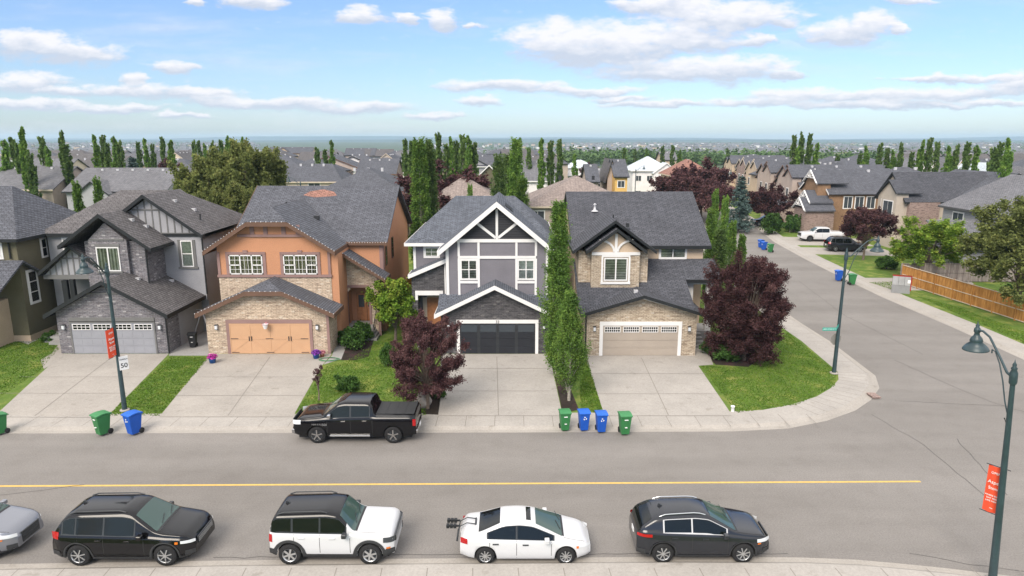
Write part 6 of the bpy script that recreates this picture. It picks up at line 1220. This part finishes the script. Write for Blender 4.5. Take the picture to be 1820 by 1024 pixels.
# houses along the far side of the side street, fronts facing the street
def sth(label, x0, x1, y0, y1, ze, zr, kind, wall, roof, trim, **kw):
    return simple_house(label, (x0+x1)/2, (y0+y1)/2, x1-x0, y1-y0, 0, ze, zr, kind, wall, roof, trim, group='houses along the side street', base=.1, **kw)
R1 = sth('blue grey house with long low eaves behind the trees at the right edge', 50.8, 66, 68.0, 80.5, 6.3, 9.7, 'gy', 'siding_grey', 'roof_grey', 'trim_darkgrey', vents=2, vdark=True, wins=[('W', -4.5, 4.2, .9, 1.6), ('W', -.8, 4.4, 1.2, 1.2), ('W', 3.4, 4.3, 1.8, 1.4)])
b = MB(); b.box(45.4-58.4, 50.8-58.4, 69.4-74.25, 76-74.25, 0, 2.9); b.build('garage', 'siding_grey', R1); b = MB(); fb = MB(); roof_gable(b, fb, 'y', 48.1-58.4, 2.9, .5, 69.0-74.25, 76.4-74.25, 4.9, .6); slab(b, [(-13.3, -5.5, 2.95), (-7.6, -5.5, 2.95), (-7.6, 0, 5.3), (-13.3, 0, 5.3)]); b.build('garage_roof', 'roof_grey', R1); fb.build('fascia', 'trim_darkgrey', R1)
R2 = sth('stone faced house with double pointed gables toward the side street', 50.4, 62, 87.6, 94.4, 6.3, 9.5, 'gx', 'stucco_beige', 'roof_dark', 'trim_black', vents=0, gables=[('W', -1.5, 1.8, 1.2, 8.6)], wins=[('W', -1.5, 3.9, 2.2, 2.1, 1.22), ('W', 2.0, 4.2, .8, 1.7, .02)])
b = MB(); b.box(50.6-56.2, 54.5-56.2, 87.1-91, 87.7-91, 0, 6.0); b.build('stone_bay', 'stone_brown', R2)
R2b = sth('tan house with wide black edged gable right of the stone faced house', 56.4, 71, 87.2, 99, 6.2, 9.5, 'gy', 'stucco_pinkish', 'roof_charcoal', 'trim_black', vents=0, wins=[('W', -4, 4.2, 1, 1.4), ('S', -4, 4.2, 1, 1.4)])
R3 = sth('cedar shingled house with white timber trusses in its gables', 47.2, 58, 102, 112, 6.1, 9.3, 'gx', 'siding_wood', 'roof_charcoal', 'trim_white', vents=2, eaves=False, gables=[('W', -2.2, 2.2, 1.6, 9.2)], wins=[('W', -2.2, 3.6, 1.8, 2.0, 1.62), ('S', -2.6, 3.8, 1.2, 1.7), ('S', -.9, 3.8, 1.2, 1.7), ('S', .8, 3.8, 1.2, 1.7)])
for zc_, xo, yo, hw, ht in ((9.3, -7.4, -2.2, 2.4, 1.8), (6.3, -8.6, -3.4, 2.2, 1.6), (5.3, -9.6, -4.2, 2.3, 1.7)):
    b = MB()
    for a, c_ in (((xo, yo-hw, zc_-ht), (xo, yo, zc_)), ((xo, yo+hw, zc_-ht), (xo, yo, zc_)), ((xo, yo-hw*.6, zc_-ht*.62), (xo, yo+hw*.6, zc_-ht*.62)), ((xo, yo, zc_-ht*.62), (xo, yo, zc_)), ((xo, yo, zc_-ht*.62), (xo, yo-hw*.4, zc_-ht*.35)), ((xo, yo, zc_-ht*.62), (xo, yo+hw*.4, zc_-ht*.35))): b.beam(a, c_, .12, .16, up=(1, 0, 0))
    b.build('truss', 'trim_white', R3)
b = MB(); fb = MB(); roof_gable(b, fb, 'x', -3.4, 2.0, .3, -8.5, -5, 6.4, .75, eaves=False); roof_gable(b, fb, 'x', -4.2, 2.1, .3, -9.5, -5, 5.4, .75, eaves=False); b.build('porch_roof', 'roof_charcoal', R3); fb.build('fascia', 'trim_white', R3); b = MB(); b.box(-9.3, -5, -6.2, -2.2, 0, 3.8); b.build('garage', 'stone_brown', R3)
R4 = sth('tan house with large blank side wall behind the white pickup', 48.2, 64, 115, 126, 6.3, 9.4, 'gx', 'stucco_pinkish', 'roof_charcoal', 'trim_brown', vents=3, gables=[('W', -3.2, 1.7, 1.2, 9.0), ('W', .8, 2.6, .5, 9.3)], wins=[('W', -3.2, 4, .9, 1.7, 1.22), ('W', -.2, 4, .9, 1.7, .52), ('S', -5, 1.6, 1.2, 1.1)])
b = MB(); slab(b, [(-11.5, -5.7, 3.0), (-7.8, -5.7, 3.9), (-7.8, 4, 3.9), (-11.5, 4, 3.0)], .2); b.build('porch_roof', 'roof_charcoal', R4); b = MB(); b.box(-10.9, -7.9, -5.3, 3.6, 0, 2.8); b.build('garage', 'stucco_pinkish', R4)
i = 0
for (x0, y0, lab, wl_, tr_) in ((50.5, 131, 'brown house with arched window gable beyond the tan blank walled house', 'stucco_pinkish', 'trim_brown'), (53.5, 147, 'tan house with narrow pointed gable farther along the side street', 'stucco_tan', 'trim_tan'), (56.5, 163, 'brick walled house with pale gable farthest along the side street in view', 'stone_brown', 'trim_tan'), (58.5, 180, 'dark roofed house glimpsed behind the blue spruce', 'stucco_tan', 'trim_black')):
    sth(lab, x0, x0+14, y0, y0+11, 6.3, 9.5, 'gx', wl_, 'roof_charcoal', tr_, vents=2, gables=[('W', -2.5, 1.9, 1.0, 9.2), ('W', 2, 2.4, .4, 9.0)], wins=[('W', -2.5, 4, .9, 1.5, 1.02), ('W', 2, 4, .9, 1.5, .42), ('S', -4, 4, 1.1, 1.3)])
# second row to the east
for (a, b_, py, zr, kd, wa, ro, tr_, lab) in ((1350, 1440, 286, 9.6, 'hip', 'stucco_tan', 'roof_charcoal', 'trim_black', 'grey hip roof behind the tan houses, below the tall poplar clump'), (1405, 1500, 290, 9.6, 'hip', 'stucco_pinkish', 'roof_grey', 'trim_black', 'wide grey roof below the tall poplar clump at right'), (1455, 1500, 288, 9.6, 'hip', 'stucco_tan', 'roof_charcoal', 'trim_black', 'small hip roof with two vents between the poplar clump and the long row'),
     (1530, 1680, 297, 9.6, 'hip', 'stucco_pinkish', 'roof_charcoal', 'trim_black', 'long grey roof under the row of poplars at right'), (1668, 1700, 281, 9.5, 'gy', 'stucco_rust', 'roof_grey', 'trim_white', 'rust brown gable with white rake peeking between poplars'), (1720, 1765, 290, 9.0, 'gy', 'stucco_tan', 'roof_pale', 'trim_white', 'white roofed house with white truss between the right hand poplars'), (1780, 1850, 298, 9.6, 'gy', 'stucco_rust', 'roof_grey', 'trim_white', 'orange brown walled house at the right edge below the poplars'), (1800, 1880, 278, 9.6, 'hip', 'stucco_tan', 'roof_charcoal', 'trim_black', 'grey roof at the far right edge beyond the orange brown wall')):
    bgh(lab, a, b_, py, zr, kd, wa, ro, tr_, vents=2, group='houses behind the side street row')
# ---- rows farther out, copies of four kinds
protos = []
for i, (wa, ro, kd) in enumerate((('stucco_tan', 'roof_charcoal', 'hip'), ('stucco_grey', 'roof_brown', 'gx'), ('stucco_white', 'roof_grey', 'gy'), ('stucco_pinkish', 'roof_charcoal', 'hip'))):
    protos.append(simple_house('x', 0, 0, 13, 11, 0, 6.2, 9.2, kd, wa, ro, 'trim_black', wins=[('S', -3, 4, 1.5, 1.3), ('S', 3, 4, 1.5, 1.3), ('S', 0, 1, 2.0, 1.4)], vents=1))
desc = ['tan walled house with dark hip roof', 'grey house with brown gable roof', 'white house with grey front gable', 'beige house with charcoal hip roof']
rr = random.Random(11); used = set(); FH = {}
for row, Y in enumerate((176, 200, 226, 258, 292, 326, 370, 420, 480, 560)):
    step = 17 if row < 5 else 22; n = int(Y*.78/step)
    for k in range(-n, n+1):
        x = k*step+rr.uniform(-2, 2)+row*5; px = 910+FPX*x/Y*.977
        if px < -30 or px > 1860: continue
        if Y < 240 and 1000 < px < 1300: continue
        if Y > 330 and 490 < px < 730: continue
        if Y > 236 and 1000 < px < 1600: continue
        if Y > 300 and px >= 1600: continue
        if rr.random() < .12: continue
        i = rr.randrange(4); reg = 'at the far left' if px < 240 else 'beyond the grey stone house' if px < 470 else 'beyond the orange house' if px < 730 else 'behind the tall paired poplars' if px < 900 else 'behind the taupe roof' if px < 1110 else 'beyond the red roofed house' if px < 1400 else 'beyond the row of poplars at right'
        o = protos[i] if i not in used else clone(protos[i], (0, 0, 0)); used.add(i)
        o.location = (x, Y+rr.uniform(-3, 3), gz(x, Y)); o.rotation_euler = (0, 0, rr.choice((0, pi/2, pi, .2, -.2))); o['category'] = 'house'; o['group'] = 'houses in the distant rows '+reg; FH.setdefault((row, reg), []).append(o)
for (row, reg), L_ in FH.items():
    L_.sort(key=lambda o: o.location.x)
    for i, o in enumerate(L_): o['label'] = '%s house%s in the %s distant row %s' % (('only' if len(L_) == 1 else ORD[min(i, 11)]), ('' if len(L_) == 1 or i == 0 else ' from left'), ['nearest', 'second', 'third', 'fourth', 'fifth', 'sixth', 'seventh', 'eighth', 'ninth', 'tenth'][row], reg)
# ---- far suburb and forest: nobody could count these
b = MB(); rr = random.Random(5); CM = [0, 1, 2, 3, 4]
for k in range(2600):
    Y = rr.choice((rr.uniform(950, 1500), rr.uniform(1500, 2900))); px = rr.uniform(-60, 1900)
    if 470 < px < 735 or (735 < px < 1000 and rr.random() < .5): continue
    x = (px-910)/FPX*Y; z = gz(x, Y); w, d, h = rr.uniform(9, 17), rr.uniform(9, 13), rr.uniform(5, 7.5); m = rr.choice((0, 1, 2, 2)); b.box(x-w/2, x+w/2, Y-d/2, Y+d/2, z, z+h, m)
    v = [(x-w/2-.5, Y-d/2-.5, z+h), (x+w/2+.5, Y-d/2-.5, z+h), (x+w/2+.5, Y+d/2+.5, z+h), (x-w/2-.5, Y+d/2+.5, z+h), (x-w/4, Y, z+h+3), (x+w/4, Y, z+h+3)]; b.add(v, [(0, 1, 5, 4), (1, 2, 5), (2, 3, 4, 5), (3, 0, 4)], rr.choice((3, 3, 4)))
tagp(b.build('suburb', ['stucco_tan', 'stucco_white', 'stucco_grey', 'roof_grey', 'roof_brown'], fixn=False), 'far off suburb of tiny houses on the valley side', 'suburb', kind='stuff')
rng = np.random.default_rng(8); FC = []
def forest(n, y0, y1, p0, p1, hh, cl=16):
    for _ in range(n):
        Y = rng.uniform(y0, y1); px = rng.uniform(p0, p1); x = (px-910)/FPX*Y; z = gz(x, Y); h = hh*(.6+.7*rng.random()); u = rng.normal(size=(cl, 3)); u /= np.linalg.norm(u, axis=1)[:, None]; u *= (rng.random((cl, 1))**.5)*np.array([h*.38, h*.38, h*.42]); FC.append(u+np.array([x, Y, z+h*.5]))
forest(5200, 400, 920, 1000, 1640, 10.0); forest(400, 340, 600, 1640, 1860, 9); forest(260, 480, 900, 735, 1010, 11); forest(260, 480, 900, 1640, 1860, 10); forest(160, 480, 900, -40, 470, 9)
FC = np.concatenate(FC); tagp(leaf_obj('forest', FC, 1.0, 'leaf_forest', None, 3), 'band of green forest in the valley beyond the far street', 'forest', kind='stuff')
FC = []; forest(900, 1200, 3100, 735, 1880, 13, 10); forest(700, 1200, 3000, -60, 470, 12, 10); forest(260, 330, 480, -40, 1900, 5, 10)
FC = np.concatenate(FC); tagp(leaf_obj('woods', FC, 1.5, 'leaf_forest', None, 3), 'scattered dark woods among the far off suburb', 'woods', kind='stuff')
# ---- far hills, closed solids
def hills(Y0, Y1, amp, base, seed, name, f):
    b = MB(); n = 90; vs = []; fs = []
    for i in range(n+1):
        x = -8200+16400*i/n; k = base+amp*(.5+.28*sin(x*f+seed)+.16*sin(x*f*2.3+seed*2)+.08*sin(x*f*5.1)); vs += [(x, Y0, -25), (x, (Y0+Y1)/2, k), (x, Y1, -25)]
    for i in range(n):
        a = i*3; fs += [(a, a+3, a+4, a+1), (a+1, a+4, a+5, a+2), (a, a+2, a+5, a+3)]
    b.add(vs, fs, 0, False); struct(b, 'hills', 'far_ridge', name)
hills(4200, 5400, 12, 2, 1.0, 'long low blue ridge on the horizon', .0009); hills(7300, 8300, 44, 6, 2.6, 'faint hills beyond the ridge', .0007)
# ---- haze
m = bpy.data.materials.new('haze_air'); m.use_nodes = True; nt = m.node_tree; nt.nodes.clear(); o_ = N(nt, 'ShaderNodeOutputMaterial'); v_ = N(nt, 'ShaderNodeVolumePrincipled'); v_.inputs['Density'].default_value = HAZE; v_.inputs['Color'].default_value = (.60, .80, 1.0, 1); v_.inputs['Anisotropy'].default_value = .2
nt.links.new(v_.outputs[0], o_.inputs['Volume']); MATS['haze_air'] = m
b = MB(); b.box(-9000, 9000, -60, 9000, -30, 62); tagp(b.build('haze', 'haze_air'), 'thin blue haze over the valley', 'haze', kind='stuff')
